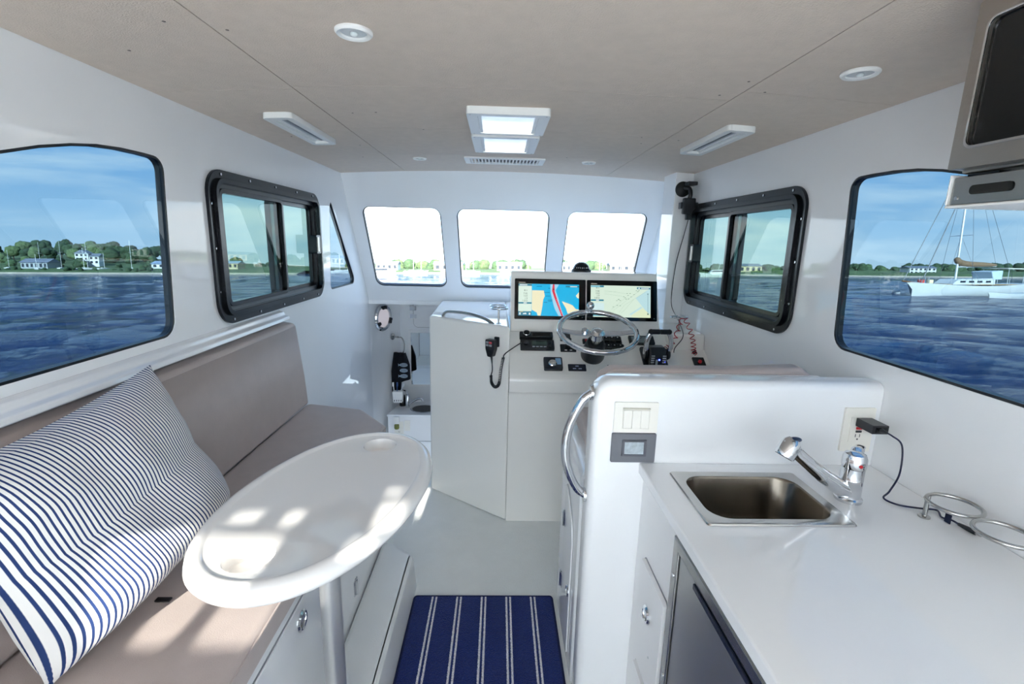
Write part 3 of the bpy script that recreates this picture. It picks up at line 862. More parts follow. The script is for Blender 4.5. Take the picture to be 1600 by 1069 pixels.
bm = bm_new(); tube(bm, smooth_path([(.79, 1.047, .915), (.76, 1.046, .938), (.725, 1.045, .966), (.705, 1.045, .985)], 5), [.0182, .018, .0175, .017, .0165, .016, .0155, .0155, .015, .015, .015, .015, .015, .016, .017, .018], 18); spray = fin(bm, 'spray_wand', CHROME, fa, smooth='auto')
ax = Vector((-.50, -.10, -.86)).normalized()
hd = Vector((.702, 1.045, .998))
bm = bm_new(); lathe(bm, [(0, -.012), (.013, -.010), (.020, -.002), (.0225, .008), (.0235, .034), (.0228, .037), (0, .037)], 24, frame_to(ax, hd)); fin(bm, 'spray_head', CHROME, spray, smooth='auto')
bm = bm_new(); sphere(bm, hd + Vector((.004, -.004, .010)), .012, None, 14, 8, 1.25, .8, .5); fin(bm, 'spray_button', mat('navy_button', '1c2c48', .3), spray, smooth=True)
bm = bm_new(); lathe(bm, [(0, .0374), (.020, .0374), (.020, .0385), (0, .0385)], 20, frame_to(ax, hd)); fin(bm, 'spray_face', BLACK, spray)

# ring cup holder
def ring_pts(c, r, n=36, tilt=0): return [Vector((c[0] + r * math.cos(2 * PI * i / n), c[1] + r * math.sin(2 * PI * i / n), c[2] + tilt * math.cos(2 * PI * i / n))) for i in range(n)]
rh = thing('ring_drink_holder', 'polished double-ring drink holder standing on the galley counter', 'cup holder', (1.0, .9, .85))
for c in ((1.010, .932, .905), (1.012, .826, .905)):
    bm = bm_new(); tube(bm, ring_pts(c, .0475), .0045, 10, closed=True); fin(bm, 'ring', STEEL, rh, smooth=True)
bm = bm_new(); cyl(bm, (.990, .974, .853), (.990, .974, .906), .0048, 14); fin(bm, 'post', STEEL, rh, smooth='auto')
bm = bm_new(); lathe(bm, [(.012, .8502), (.012, .853), (.005, .8545)], 20, Matrix.Translation((.990, .974, 0))); fin(bm, 'foot', STEEL, rh, smooth='auto')

# microwave under the roof
mw = thing('microwave', 'stainless steel microwave with black door hung under the ceiling', 'microwave', (.9, .57, 1.57))
fM = lambda u, v, w: Vector((.722 - w, u, v))
bm = bm_new(); box(bm, (.745, .335, 1.572), (XR - .002, .798, 1.822)); fin(bm, 'body', STEELD, mw, bevel=.004)
bm = bm_new(); slab(bm, rrect(.335, 1.578, .798, 1.820, .004), [rrect(.36, 1.610, .774, 1.788, .012)], fM, -.021, .0)
dd = fin(bm, 'door', STEELD, mw, bevel=.0015)
bm = bm_new(); slab(bm, rrect(.3605, 1.6105, .7735, 1.7875, .0115), [], fM, -.018, -.004); fin(bm, 'door_window', BLACKG, dd)
bm = bm_new(); slab(bm, rrect(.356, 1.606, .7775, 1.791, .014), [rrect(.36, 1.610, .774, 1.788, .012)], fM, 0.0002, .003); fin(bm, 'window_trim', CHROME, dd, bevel=.001)
bm = bm_new(); box(bm, (.735, .33, 1.524), (.742, .796, 1.566)); bpn = fin(bm, 'vent_panel', STEEL, mw, bevel=.001)
for k in range(5):
    bm = bm_new(); slab(bm, rrect(.70 - k * .085, 1.538, .765 - k * .085, 1.552, .006), [], lambda u, v, w: Vector((.735 - w, u, v)), 0.0002, .002); fin(bm, 'vent_slot', mat('slot_dark', '3b3936', .35, metal=.8), bpn, bevel=.001)
bm = bm_new(); cyl(bm, (.735, .786, 1.534), (.7335, .786, 1.534), .003, 10); fin(bm, 'screw', CHROME, bpn)
bm = bm_new(); box(bm, (.730, .32, 1.519), (XR - .002, .800, 1.5235)); fin(bm, 'shelf', PLASTW, mw, bevel=.002)
bm = bm_new(); box(bm, (.731, .7975, 1.524), (XR - .002, .8005, 1.571)); fin(bm, 'side_bracket', PLASTW, mw, bevel=.001)
bm = bm_new(); box(bm, (.75, .74, 1.567), (.77, .79, 1.5715)); fin(bm, 'foot', BLACK, mw)
bm = bm_new(); box(bm, (.76, .36, 1.823), (XR - .01, .790, 1.842)); fin(bm, 'hanger', PLASTW, mw)

# ------------------------------------------------------------------ helm console
hcx = thing('helm_console', 'large white moulded helm console with angled side panel and instrument pod', 'console', (.3, 2.9, 0))
bm = bm_new()
fp = [(-.375, 2.609), (.06, 2.283), (.06, 3.655), (-.43, 3.655)]
lo = [bm.verts.new((x, y, 0)) for x, y in fp]
hi = [bm.verts.new((x, y, 1.042 - .045 * max(0, y - 2.6))) for x, y in fp]
bm.faces.new(lo[::-1]); bm.faces.new(hi)
for i in range(4): bm.faces.new((lo[i], lo[(i + 1) % 4], hi[(i + 1) % 4], hi[i]))
fin(bm, 'side_cabinet', CREAM, hcx, bevel=.016, seg=4)
bm = bm_new()
prof = rpoly([(2.29, 0), (2.29, .712), (2.225, .728), (2.212, .80), (2.24, .822), (2.478, .985), (3.65, .992), (3.65, 0)], [0, .02, .02, .02, .03, .02, 0, 0], 5)
slab(bm, prof, [], lambda u, v, w: Vector((w, u, v)), .061, XR - .002)
fin(bm, 'dashboard', CREAM, hcx, smooth='auto')
bm = bm_new()
prof = [(2.47, .965), (2.497, .99), (2.573, 1.284), (2.585, 1.294), (2.90, 1.285), (2.97, .985)]
slab(bm, prof, [], lambda u, v, w: Vector((w, u, v)), .066, .868)
for v in bm.verts:
    if v.co.z > 1.2 and v.co.x > .8: v.co.x -= .018
fin(bm, 'instrument_pod', CREAM, hcx, bevel=.008, seg=3)
bm = bm_new(); box(bm, (.882, 2.385, .90), (XR - .003, 2.748, 1.005)); fin(bm, 'corner_box', CREAM, hcx, bevel=.014, seg=3)

P0 = Vector((0, 2.2405, .8218)); DU = Vector((0, .825, .565)).normalized(); DN = Vector((0, -.565, .825)).normalized()
def D(x, v, h=0): return Vector((x, P0.y, P0.z)) + DU * v + DN * h
fD = lambda u, v, w: D(u, v, w)
DM = Matrix((Vector((1, 0, 0)), DU, DN)).transposed().to_4x4()
def DMat(x, v, h=0):
    q = DM.copy(); q.translation = D(x, v, h); return q

# chart plotters
SU = Vector((0, .076, .294)).normalized(); SN = Vector((0, -.294, .076)).normalized()
def Sx(x, s, h=0): return Vector((x, 2.497, .99)) + SU * s + SN * h
fS = lambda u, v, w: Sx(u, v, w)
SM = Matrix((Vector((1, 0, 0)), SU, SN)).transposed().to_4x4()
def emat(name, c, s=1.0):
    return mat('screen_' + name, '050607', .25, emit=c, estr=s * SCREEN)
SCREEN = .285
def plotter(x0, label, kind):
    w, s0, s1 = .376, .057, .272
    t = thing('chart_plotter', label, 'display', Sx(x0 + w / 2, s0), group=None)
    plate(rrect(x0, s0, x0 + w, s1, .005), fS, .0005, .012, 'bezel', BLACKG, t, bevel=.002)
    bm = bm_new(); cyl(bm, Sx(x0 + w - .016, s0 + .014, .012), Sx(x0 + w - .016, s0 + .014, .0125), .0028, 12); fin(bm, 'power_button', STEEL, t)
    u0, u1, v0, v1 = x0 + .020, x0 + w - .035, s0 + .019, s1 - .027
    def q(u, v): return (u0 + (u1 - u0) * u, v0 + (v1 - v0) * v)
    def z(x, y):      # pixel of the enlarged picture of this display
        if kind == 0: return q((x - 130) / 1245, 1 - (y - 260) / 690)
        return q((x - 180) / 1220, 1 - (y - 165) / 700)
    lay = [.0125]
    def pl(pts, m_, name, raw=False):
        lay[0] += .00012
        pp = [q(*p) for p in pts] if raw else [z(*p) for p in pts]
        plate(pp, fS, lay[0] - .0002, lay[0], name, m_, t)
    pl([(0, 0), (1, 0), (1, 1), (0, 1)], emat('sea', '18b9ee') if kind == 0 else emat('pale', 'dcf0de'), 'display', True)
    teal = emat('teal', '1f7f9c'); paleside = emat('side', 'e2f6e8'); land = emat('land', 'f7f1cc'); dark = emat('dark', '33443a'); white = emat('white', 'f4fbfa')
    if kind == 0:
        pl([(780, 262), (965, 262), (890, 390), (950, 560), (1000, 760), (1065, 948), (960, 948), (880, 800), (850, 700), (790, 450)], emat('shoal', 'a9dcf3'), 'shallow_water')
        pl([(405, 400), (650, 400), (672, 520), (640, 600), (622, 760), (590, 948), (530, 948), (510, 880), (440, 840), (405, 822)], land, 'land')
        pl([(1020, 625), (1180, 680), (1250, 710), (1310, 790), (1375, 800), (1375, 948), (1210, 948), (1140, 880), (1110, 780)], land, 'land')
        pl([(1310, 500), (1375, 420), (1375, 560), (1340, 550)], land, 'land')
        pl([(835, 262), (868, 262), (872, 420), (930, 600), (1052, 948), (1020, 948), (870, 560), (818, 400)], emat('track', 'e0344c'), 'track')
        for k in range(9):
            a = (905 + k * 13, 590 + k * 36)
            pl([(a[0], a[1]), (a[0] + 26, a[1] - 12), (a[0] + 30, a[1]), (a[0] + 4, a[1] + 12)], emat('trackdot', 'f3a6b4'), 'track_mark')
        pl([(840, 355), (855, 350), (862, 385), (838, 388)], dark, 'boat_mark')
        for (xa, ya, xb) in ((500, 310, 610), (650, 440, 770), (680, 520, 780), (650, 655, 720), (730, 605, 830), (740, 630, 820), (740, 350, 780)):
            pl([(xa, ya), (xb, ya - 4), (xb, ya + 6), (xa, ya + 8)], emat('chartmark', '14506e'), 'chart_mark')
        pl([(1100, 285), (1372, 285), (1372, 325), (1100, 325)], teal, 'menu_bar')
        pl([(1190, 297), (1335, 297), (1335, 315), (1190, 315)], white, 'menu_text')
        pl([(130, 262), (400, 262), (400, 948), (130, 948)], paleside, 'data_bar')
        pl([(130, 268), (400, 268), (400, 308), (130, 308)], teal, 'header')
        pl([(150, 280), (310, 280), (310, 296), (150, 296)], white, 'header_text')
        pl([(130, 663), (400, 663), (400, 695), (130, 695)], teal, 'divider'); pl([(235, 670), (300, 670), (300, 688), (235, 688)], white, 'divider_text')
        pl([(130, 860), (400, 860), (400, 948), (130, 948)], teal, 'footer')
        pl([(165, 865), (225, 865), (225, 878), (165, 878)], emat('gold', 'd9c070'), 'footer_mark'); pl([(230, 900), (290, 890), (300, 925), (220, 925)], white, 'footer_mark'); pl([(345, 890), (378, 890), (378, 935), (345, 935)], white, 'footer_mark'); pl([(145, 890), (180, 890), (180, 935), (145, 935)], white, 'footer_mark')
        pl([(135, 228), (268, 228), (268, 243), (135, 243)], emat('brandmark', 'cfcabb', .7), 'brand_mark')
        rows = [(405, '811'), (475, '7.92'), (525, '13.0'), (578, '1.9'), (628, '1.012')]
        right = 315
    else:
        pl([(1320, 262), (1395, 235), (1395, 812), (1340, 760), (1095, 432)], emat('paleblue', 'bfe3e8'), 'water_area')
        pl([(975, 790), (1205, 620), (1235, 640), (1000, 812)], emat('paleblue', 'bfe3e8'), 'water_area')
        pl([(1240, 650), (1400, 800), (1400, 865), (1040, 865), (1000, 830)], emat('pale2', 'e3efcb'), 'bank_area')
        for k, (a, b) in enumerate([((600, 700), (880, 440)), ((640, 720), (1180, 260)), ((760, 760), (860, 600)), ((860, 600), (1300, 290)), ((460, 280), (900, 340)), ((460, 350), (820, 400)), ((460, 310), (700, 300)), ((800, 770), (880, 690)), ((880, 690), (1050, 470))]):
            d_ = Vector((b[0] - a[0], b[1] - a[1])).normalized(); n_ = (-d_.y * 2.2, d_.x * 2.2)
            pl([(a[0] - n_[0], a[1] - n_[1]), (b[0] - n_[0], b[1] - n_[1]), (b[0] + n_[0], b[1] + n_[1]), (a[0] + n_[0], a[1] + n_[1])], emat('contour', 'b4d0ba'), 'contour')
        for x, y in ((1110, 270), (1140, 290), (1160, 262), (920, 335), (980, 335), (940, 380), (900, 460), (950, 455), (880, 430), (850, 410), (750, 475), (745, 470), (710, 500), (780, 495), (720, 605), (780, 612), (640, 640), (1000, 410), (1060, 360)):
            pl([(x - 14, y - 5), (x + 14, y - 7), (x + 14, y + 4), (x - 14, y + 6)], emat('mark2', '86a58c'), 'chart_mark')
        pl([(1330, 330), (1350, 330), (1350, 350), (1330, 350)], emat('dot', '1d5560'), 'scale_mark'); pl([(1338, 350), (1343, 350), (1343, 760), (1338, 760)], emat('dot', '1d5560'), 'scale_line'); pl([(1330, 770), (1355, 770), (1355, 800), (1330, 800)], emat('dot', '1d5560'), 'scale_mark')
        pl([(1118, 195), (1388, 200), (1388, 240), (1118, 235)], teal, 'menu_bar'); pl([(1200, 210), (1360, 213), (1360, 228), (1200, 225)], white, 'menu_text'); pl([(1145, 205), (1175, 205), (1175, 230), (1145, 230)], white, 'menu_icon')
        pl([(180, 175), (355, 175), (355, 210), (180, 210)], emat('tealpale', '7cc3d6'), 'header'); pl([(360, 172), (442, 172), (442, 210), (360, 210)], teal, 'header')
        pl([(180, 482), (442, 482), (442, 515), (180, 515)], teal, 'divider'); pl([(285, 490), (345, 490), (345, 508), (285, 508)], white, 'divider_text')
        pl([(180, 560), (450, 560), (450, 720), (180, 720)], emat('side2', 'd6f0f0'), 'data_bar'); pl([(180, 765), (450, 765), (450, 845), (180, 845)], emat('tealpale2', '58b4cc'), 'footer'); pl([(240, 785), (400, 785), (400, 825), (240, 825)], teal, 'footer_mark')
        pl([(180, 128), (305, 128), (305, 142), (180, 142)], emat('brandmark', 'cfcabb', .7), 'brand_mark')
        rows = [(225, '811'), (298, '7.90'), (345, '13.0'), (395, '1.9'), (445, '1.012')]
        right = 355
    for y, s in rows:
        uu, vv = z(right, y + 18)
        Mx = SM.copy(); Mx.translation = Sx(uu, vv, lay[0] + .0003)
        text_mesh(s, .0125, Mx, 'reading', dark, t, 'RIGHT', .0001)
plotter(.087, 'left chart plotter with bright blue sea chart and red track', 0)
plotter(.4705, 'right chart plotter with pale green harbour chart behind the wheel', 1)

# compass on the pod
cp_ = thing('compass', 'black domed compass on top of the instrument pod', 'compass', (.465, 2.72, 1.29))
bm = bm_new(); lathe(bm, [(.056, 1.2905), (.056, 1.297), (.052, 1.303), (.0475, 1.304)], 28, Matrix.Translation((.465, 2.72, 0))); fin(bm, 'base_ring', BLACK, cp_, smooth='auto')
bm = bm_new(); lathe(bm, [(.047, 1.3035), (.0455, 1.312), (.038, 1.328), (.022, 1.340), (0, 1.3435)], 28, Matrix.Translation((.465, 2.72, 0))); fin(bm, 'dome', mat('compass_dome', '0c1420', .04), cp_, smooth=True)
bm = bm_new()
for k in range(7):
    a = R(-132 + k * 14); c, s = math.cos(a), math.sin(a)
    box(bm, (.465 + .0463 * c - .001, 2.72 + .0463 * s - .0008, 1.309), (.465 + .0463 * c + .001, 2.72 + .0463 * s + .0008, 1.316))
fin(bm, 'card_ticks', mat('white_print', 'e8e8e8', .5), cp_)

# stereo remote and VHF radio on the dash
st = thing('stereo_remote', 'black stereo control with silver volume knob above the radio', 'stereo', D(.2, .25))
plate(rrect(.114, .228, .286, .268, .006), fD, .0005, .022, 'body', BLACK, st, bevel=.005)
bm = bm_new(); lathe(bm, [(.019, .022), (.019, .032), (.0165, .035), (.0165, .0335), (0, .0335)], 24, DMat(.150, .249)); fin(bm, 'knob', STEEL, st, smooth='auto')
bm = bm_new(); lathe(bm, [(.016, .0336), (0, .0345)], 24, DMat(.150, .249)); fin(bm, 'knob_cap', BLACKG, st, smooth='auto')
plate(rrect(.178, .236, .275, .260, .002), fD, .022, .0224, 'display', BLACKG, st)
vh = thing('vhf_radio', 'black marine VHF radio flush in the dashboard below the stereo', 'radio', D(.2, .18))
plate(rrect(.117, .152, .290, .218, .006), fD, .0005, .014, 'body', BLACK, vh, bevel=.005)
plate(rrect(.175, .178, .252, .208, .002), fD, .014, .0145, 'display', mat('lcd_green', '38463f', .2), vh)
for u, v, r in ((.147, .19, .013), (.268, .196, .010), (.268, .172, .007)):
    bm = bm_new(); lathe(bm, [(r, .014), (r, .022), (r * .8, .0235), (0, .0235)], 20, DMat(u, v)); fin(bm, 'knob', mat('knob_grey', '2b2c30', .35), vh, smooth='auto')
for k in range(4):
    plate(rrect(.178 + k * .019, .166, .192 + k * .019, .171, .001), fD, .014, .0155, 'button', mat('button_pale', 'b9bcc0', .4), vh)

# hand microphone on the side panel
PN = Vector((-.326, -.434, 0)).normalized(); PT = Vector((.434, -.326, 0)).normalized()
def Pp(s, z_, h=0): return Vector((-.016, 2.34, 0)) + PT * s + PN * h + Vector((0, 0, z_))
fP = lambda u, v, w: Pp(u, v, w)
mc = thing('hand_microphone', 'black radio microphone hung on the console side panel', 'microphone', Pp(0, .88))
plate(rrect(.008, .935, .034, .985, .004), fP, .001, .010, 'bracket', BLACK, mc, bevel=.002)
plate(rpoly([(-.028, .972), (.026, .972), (.027, .925), (.014, .885), (-.014, .885), (-.027, .925)], [.008, .008, .02, .01, .01, .02]), fP, .010, .036, 'body', BLACK, mc, bevel=.005)
for k, (u, v) in enumerate(((-.016, .957), (.004, .957), (-.016, .943), (.004, .943))):
    plate(rrect(u - .007, v - .005, u + .009, v + .005, .0015), fP, .036, .038, 'button', mat('mic_btn%d' % (k == 1), 'd8525a' if k == 1 else '9aa0a8', .4), mc)
for k in range(4):
    plate(rrect(-.012, .902 + k * .005, .012, .9045 + k * .005, .0005), fP, .036, .0368, 'grille_bar', mat('grille_grey', '2c2e33', .5), mc)
bm = bm_new(); cyl(bm, Pp(0, .885, .02), Pp(.004, .85, .02), .006, 10, .003); fin(bm, 'strain_relief', BLACK, mc, smooth='auto')
cdp = [Pp(.004, .852, .02), Pp(.008, .815, .022), Pp(.006, .79, .03)]
bm = bm_new(); tube(bm, smooth_path(cdp, 6), .0028, 7)
cc = [Pp(.006, .79, .03), Pp(.015, .755, .035), Pp(.045, .742, .045), Pp(.072, .765, .05), Pp(.085, .84, .055), Pp(.095, .90, .05)]
tube(bm, coil(cc, .0065, 44, 8), .0019, 5)
tube(bm, smooth_path([Pp(.095, .90, .05), Pp(.11, .925, .05), D(.122, .19, .02)], 6), .0028, 7)
fin(bm, 'coiled_cord', BLACKC, mc, smooth=True)

# trim-tab joysticks, autopilot, rocker banks and small panels
def toggle(x, v, w, h, label):
    t = thing('joystick_control', label, 'control', D(x, v))
    plate(rrect(x - w / 2, v - h / 2, x + w / 2, v + h / 2, .004), fD, .0005, .006, 'base_plate', BLACK, t, bevel=.002)
    bm = bm_new(); lathe(bm, [(.017, .006), (.016, .016), (.010, .03), (.008, .045), (.011, .058), (.010, .066), (0, .068)], 18, DMat(x, v + .006)); fin(bm, 'stick', BLACKR, t, smooth=True)
    for k in (-1, 1):
        plate(rrect(x + k * .013 - .006, v - h / 2 + .006, x + k * .013 + .006, v - h / 2 + .011, .001), fD, .006, .0065, 'marking', mat('white_print', 'e8e8e8', .5), t)
toggle(.361, .172, .080, .050, 'black joystick control on square plate left of the wheel')
t = thing('rocker_control', 'small black control unit behind the joystick near the screens', 'control', D(.35, .245))
plate(rrect(.325, .222, .378, .268, .004), fD, .0005, .014, 'body', BLACK, t, bevel=.003)
plate(rrect(.332, .236, .371, .258, .002), fD, .014, .016, 'rocker', mat('knob_grey', '2b2c30', .35), t, bevel=.001)
ap = thing('autopilot_control', 'black control pad with a chrome dial on the dash edge', 'control', D(.275, .06))
plate(rrect(.230, .020, .322, .098, .007), fD, .0005, .016, 'body', mat('charcoal_plastic', '22242b', .3), ap, bevel=.005)
plate(rrect(.288, .050, .315, .090, .002), fD, .016, .0166, 'display', mat('lcd_blue', '8fb4d4', .15), ap)
bm = bm_new(); lathe(bm, [(.021, .016), (.021, .025), (.017, .029), (.011, .029), (.010, .026), (0, .026)], 24, DMat(.272, .052)); fin(bm, 'dial', CHROME, ap, smooth='auto')
bm = bm_new(); lathe(bm, [(.0225, .0162), (.0225, .019), (.021, .019)], 24, DMat(.272, .052)); fin(bm, 'dial_ring', BLACK, ap, smooth='auto')
up_ = thing('trim_indicator', 'flat dark blue indicator panel on the dash edge', 'control panel', D(.395, .04))
plate(rrect(.350, .021, .438, .063, .003), fD, .0005, .005, 'plate', mat('navy_panel', '161b2b', .3), up_, bevel=.0015)
for u, v in ((.38, .034), (.408, .034), (.394, .05)):
    plate(rrect(u - .008, v - .003, u + .008, v + .003, .001), fD, .005, .0056, 'indicator', mat('pale_print', 'aab4d0', .4), up_)
lp = thing('thruster_panel', 'long dark panel on the dash edge right of the wheel column', 'control panel', D(.615, .045))
plate(rrect(.545, .026, .685, .060, .003), fD, .0005, .006, 'plate', mat('navy_panel', '161b2b', .3), lp, bevel=.0015)
def rocker_bank(x0, x1, v0, v1, n, label):
    t = thing('switch_bank', label, 'switch panel', D((x0 + x1) / 2, (v0 + v1) / 2))
    plate(rrect(x0, v0, x1, v1, .004), fD, .0005, .006, 'base_plate', BLACK, t, bevel=.002)
    w = (x1 - x0 - .012) / n
    for k in range(n):
        u = x0 + .006 + k * w
        bm = bm_new(); slab(bm, [(v0 + .006, .006), (v1 - .006, .006), (v1 - .006, .016), ((v0 + v1) / 2, .011), (v0 + .006, .020)], [], lambda a, b, c: D(c, a, b), u + .002, u + w - .002)
        r_ = fin(bm, 'rocker', BLACKR, t, bevel=.001)
        plate(rrect(u + w / 2 - .003, v1 - .016, u + w / 2 + .003, v1 - .012, .001), fD, .0145, .0165, 'legend', mat('white_print', 'e8e8e8', .5), r_)
rocker_bank(.545, .645, .208, .258, 3, 'rear bank of three black rocker switches behind the wheel')
rocker_bank(.548, .652, .152, .202, 3, 'front bank of three black rocker switches behind the wheel')
t = thing('engine_switch', 'black engine switch panel left of the rocker banks behind the wheel', 'switch panel', D(.49, .23))
plate(rrect(.440, .205, .538, .235, .004), fD, .0005, .010, 'base_plate', BLACK, t, bevel=.002)
for k in range(3):
    bm = bm_new(); lathe(bm, [(.007, .010), (.007, .018), (0, .019)], 14, DMat(.458 + k * .03, .22)); fin(bm, 'push_button', mat('knob_red' if k == 0 else 'knob_grey', 'b52a2a' if k == 0 else '2b2c30', .35), t, smooth='auto')
ga = thing('engine_gauge', 'rectangular engine display with grey face beside the throttle', 'gauge', D(.75, .23))
plate(rrect(.684, .203, .815, .262, .005), fD, .0005, .012, 'bezel', BLACK, ga, bevel=.003)
plate(rrect(.697, .212, .775, .254, .003), fD, .012, .0125, 'face', mat('gauge_face', '7f8a8c', .25), ga)
plate([(.715, .225), (.735, .232), (.755, .248), (.752, .25), (.733, .2345), (.714, .2275)], fD, .0125, .0128, 'needle', BLACK, ga)

# steering wheel
HB = Vector((.468, 2.198, 1.036)); WNrm = Vector((0, -.36, .933)).normalized()
WM = frame_to(WNrm, HB, (0, 1, 0))
wx = Vector((1, 0, 0)); wy = WNrm.cross(wx).normalized()
WM = Matrix((wx, wy, WNrm)).transposed().to_4x4(); WM.translation = HB
wh = thing('steering_wheel', 'polished steel steering wheel with spinner knob on black column', 'steering wheel', D(.482, .13))
bm = bm_new(); nn = 96
tube(bm, [WM @ Vector((.180 * math.cos(2 * PI * i / nn), .180 * math.sin(2 * PI * i / nn), .012)) for i in range(nn)], [.0125 + (.0012 if i % 4 < 2 else 0) for i in range(nn)], 12, closed=True)
fin(bm, 'rim', CHROME, wh, smooth=True)
for sg in (1, -1):
    bm = bm_new()
    prof = [(.028, 0, .021), (.06, -.002, .019), (.11, .001, .016), (.15, .008, .014), (.172, .012, .016)]
    for (a, za, wa), (b, zb, wb) in zip(prof, prof[1:]):
        vs4 = []
        for r_, z_, w_ in ((a, za, wa), (b, zb, wb)):
            for yy in (-w_, w_):
                for zz in (z_ - .0035, z_ + .0035): vs4.append(bm.verts.new(WM @ Vector((sg * r_, yy, zz))))
        for q in ((0, 1, 3, 2), (4, 6, 7, 5), (0, 4, 5, 1), (2, 3, 7, 6), (0, 2, 6, 4), (1, 5, 7, 3)): bm.faces.new([vs4[i] for i in q])
    bmesh.ops.remove_doubles(bm, verts=bm.verts, dist=1e-5)
    fin(bm, 'spoke', CHROME, wh, smooth='auto')
bm = bm_new(); lathe(bm, [(.030, -.03), (.030, -.004), (.036, .004), (.030, .010), (.026, .016), (.018, .021), (0, .0225)], 28, WM); fin(bm, 'hub', CHROME, wh, smooth='auto')
bm = bm_new(); lathe(bm, [(.016, -.004), (.016, .012), (.011, .018), (0, .019)], 18, WM @ Matrix.Translation((-.058, .010, 0))); fin(bm, 'clamp_knob', CHROME, wh, smooth='auto')
bm = bm_new(); sphere(bm, WM @ Vector((-.012, .176, .050)), .020, None, 20, 12); kn = fin(bm, 'spinner_knob', CHROME, wh, smooth=True)
bm = bm_new(); cyl(bm, WM @ Vector((-.012, .178, .008)), WM @ Vector((-.012, .176, .034)), .011, 16); box(bm, (-.030, .160, -.006), (.006, .196, .022), WM); fin(bm, 'spinner_clamp', CHROME, kn, bevel=.004)
ba = D(.480, .128, 0); axis = (HB - WNrm * .03 - ba)
bm = bm_new(); lathe(bm, [(.058, .001), (.060, .010), (.056, .03), (.050, axis.length * .45), (.044, axis.length * .72), (.038, axis.length * .76), (0, axis.length * .77)], 28, frame_to(axis, ba + axis.normalized() * .004)); fin(bm, 'column_boot', BLACK, wh, smooth='auto')
bm = bm_new(); cyl(bm, ba + axis * .74, HB - WNrm * .028, .024, 20); fin(bm, 'shaft', STEEL, wh, smooth='auto')

# twin throttle
th = thing('throttle_lever', 'twin-lever black and chrome throttle on the starboard dash', 'throttle', D(.79, .1))
plate(rrect(.728, .03, .850, .185, .012), fD, .0005, .010, 'base_plate', BLACK, th, bevel=.003)
bm = bm_new(); slab(bm, [(.04, .010), (.175, .010), (.16, .055), (.11, .085), (.06, .06)], [], lambda a, b, c: D(c, a, b), .745, .832); fin(bm, 'binnacle', BLACK, th, bevel=.012, seg=3)
for sg, xx in ((-1, .733), (1, .846)):
    pts = smooth_path([D(xx, .10, .05), D(xx + sg * .004, .105, .085), D(xx + sg * .002, .125, .125), D(xx - sg * .012, .145, .155)], 6)
    bm = bm_new(); tube(bm, pts, .0125, 10, flat=.55); fin(bm, 'lever', CHROME, th, smooth=True)
    bm = bm_new(); cyl(bm, D(xx - sg * .014, .146, .158), D(.7895 + sg * .003, .146, .158), .0125, 16); sphere(bm, D(xx - sg * .012, .146, .158), .0135); fin(bm, 'grip', BLACKR, th, smooth='auto')
    bm = bm_new(); lathe(bm, [(.026, 0), (.028, .004), (.024, .012), (0, .013)], 20, frame_to((sg, 0, 0), D(xx - sg * .006, .10, .048))); fin(bm, 'pivot_cover', BLACK, th, smooth='auto')
    for k in range(4):
        bm = bm_new(); box(bm, (-.008, -.0025, 0), (.008, .0025, .003), Matrix.Translation(D(.7885 + sg * .028, .052 + .005 * k, .040 + .010 * k)) @ DM @ Matrix.Rotation(R(58), 4, 'X')); fin(bm, 'button', mat('button_pale', 'b9bcc0', .4), th)
bm = bm_new(); box(bm, (-.006, -.022, 0), (.006, .022, .003), Matrix.Translation(D(.7885 - .008, .048, .035)) @ DM @ Matrix.Rotation(R(62), 4, 'X')); fin(bm, 'chrome_strip', CHROME, th, bevel=.001)
for k in range(2):
    bm = bm_new(); sphere(bm, D(.792 + k * .03, .055 + k * .0, .055 - k * .015), .004); fin(bm, 'blue_lamp', LED_BLUE, th, smooth=True)

# grab rail and ring cup holder on the console top
gr = thing('console_grab_rail', 'brushed steel grab rail along the angled console top edge', 'handle', (-.16, 2.5, 1.04))
A_, B_ = Vector((-.30, 2.60, 1.04)), Vector((-.02, 2.388, 1.034))
dv = (B_ - A_)
bm = bm_new(); tube(bm, smooth_path([A_, A_ + dv * .06 + Vector((0, 0, .024)), A_ + dv * .2 + Vector((0, 0, .033)), A_ + dv * .55 + Vector((0, 0, .036)), A_ + dv * .85 + Vector((0, 0, .022)), B_], 8), .0085, 10); fin(bm, 'rail', STEEL, gr, smooth=True)
def ring_stand(name, label, base, h, r, offs, grp=None):
    t = thing(name, label, 'cup holder', base)
    b = Vector(base)
    bm = bm_new(); cyl(bm, b + Vector((0, 0, .0005)), b + Vector((0, 0, h)), .005, 12); fin(bm, 'post', STEEL, t, smooth='auto')
    for dx, dy, dz in offs:
        bm = bm_new(); tube(bm, ring_pts(b + Vector((dx, dy, h + dz)), r), .004, 8, closed=True); fin(bm, 'ring', CHROME, t, smooth=True)
    bm = bm_new(); lathe(bm, [(.014, .0005), (.014, .003), (.005, .005)], 18, Matrix.Translation(b)); fin(bm, 'foot', STEEL, t, smooth='auto')
ring_stand('ring_drink_holder', 'small polished ring drink holder on the console top left of the screens', (.004, 2.375, 1.042), .085, .040, [(-.004, .04, .0), (.003, -.038, -.002)])
ring_stand('ring_drink_holder', 'polished ring drink holder by the starboard post holding red cords', (.955, 2.47, 1.006), .072, .044, [(-.002, .0, .0)])

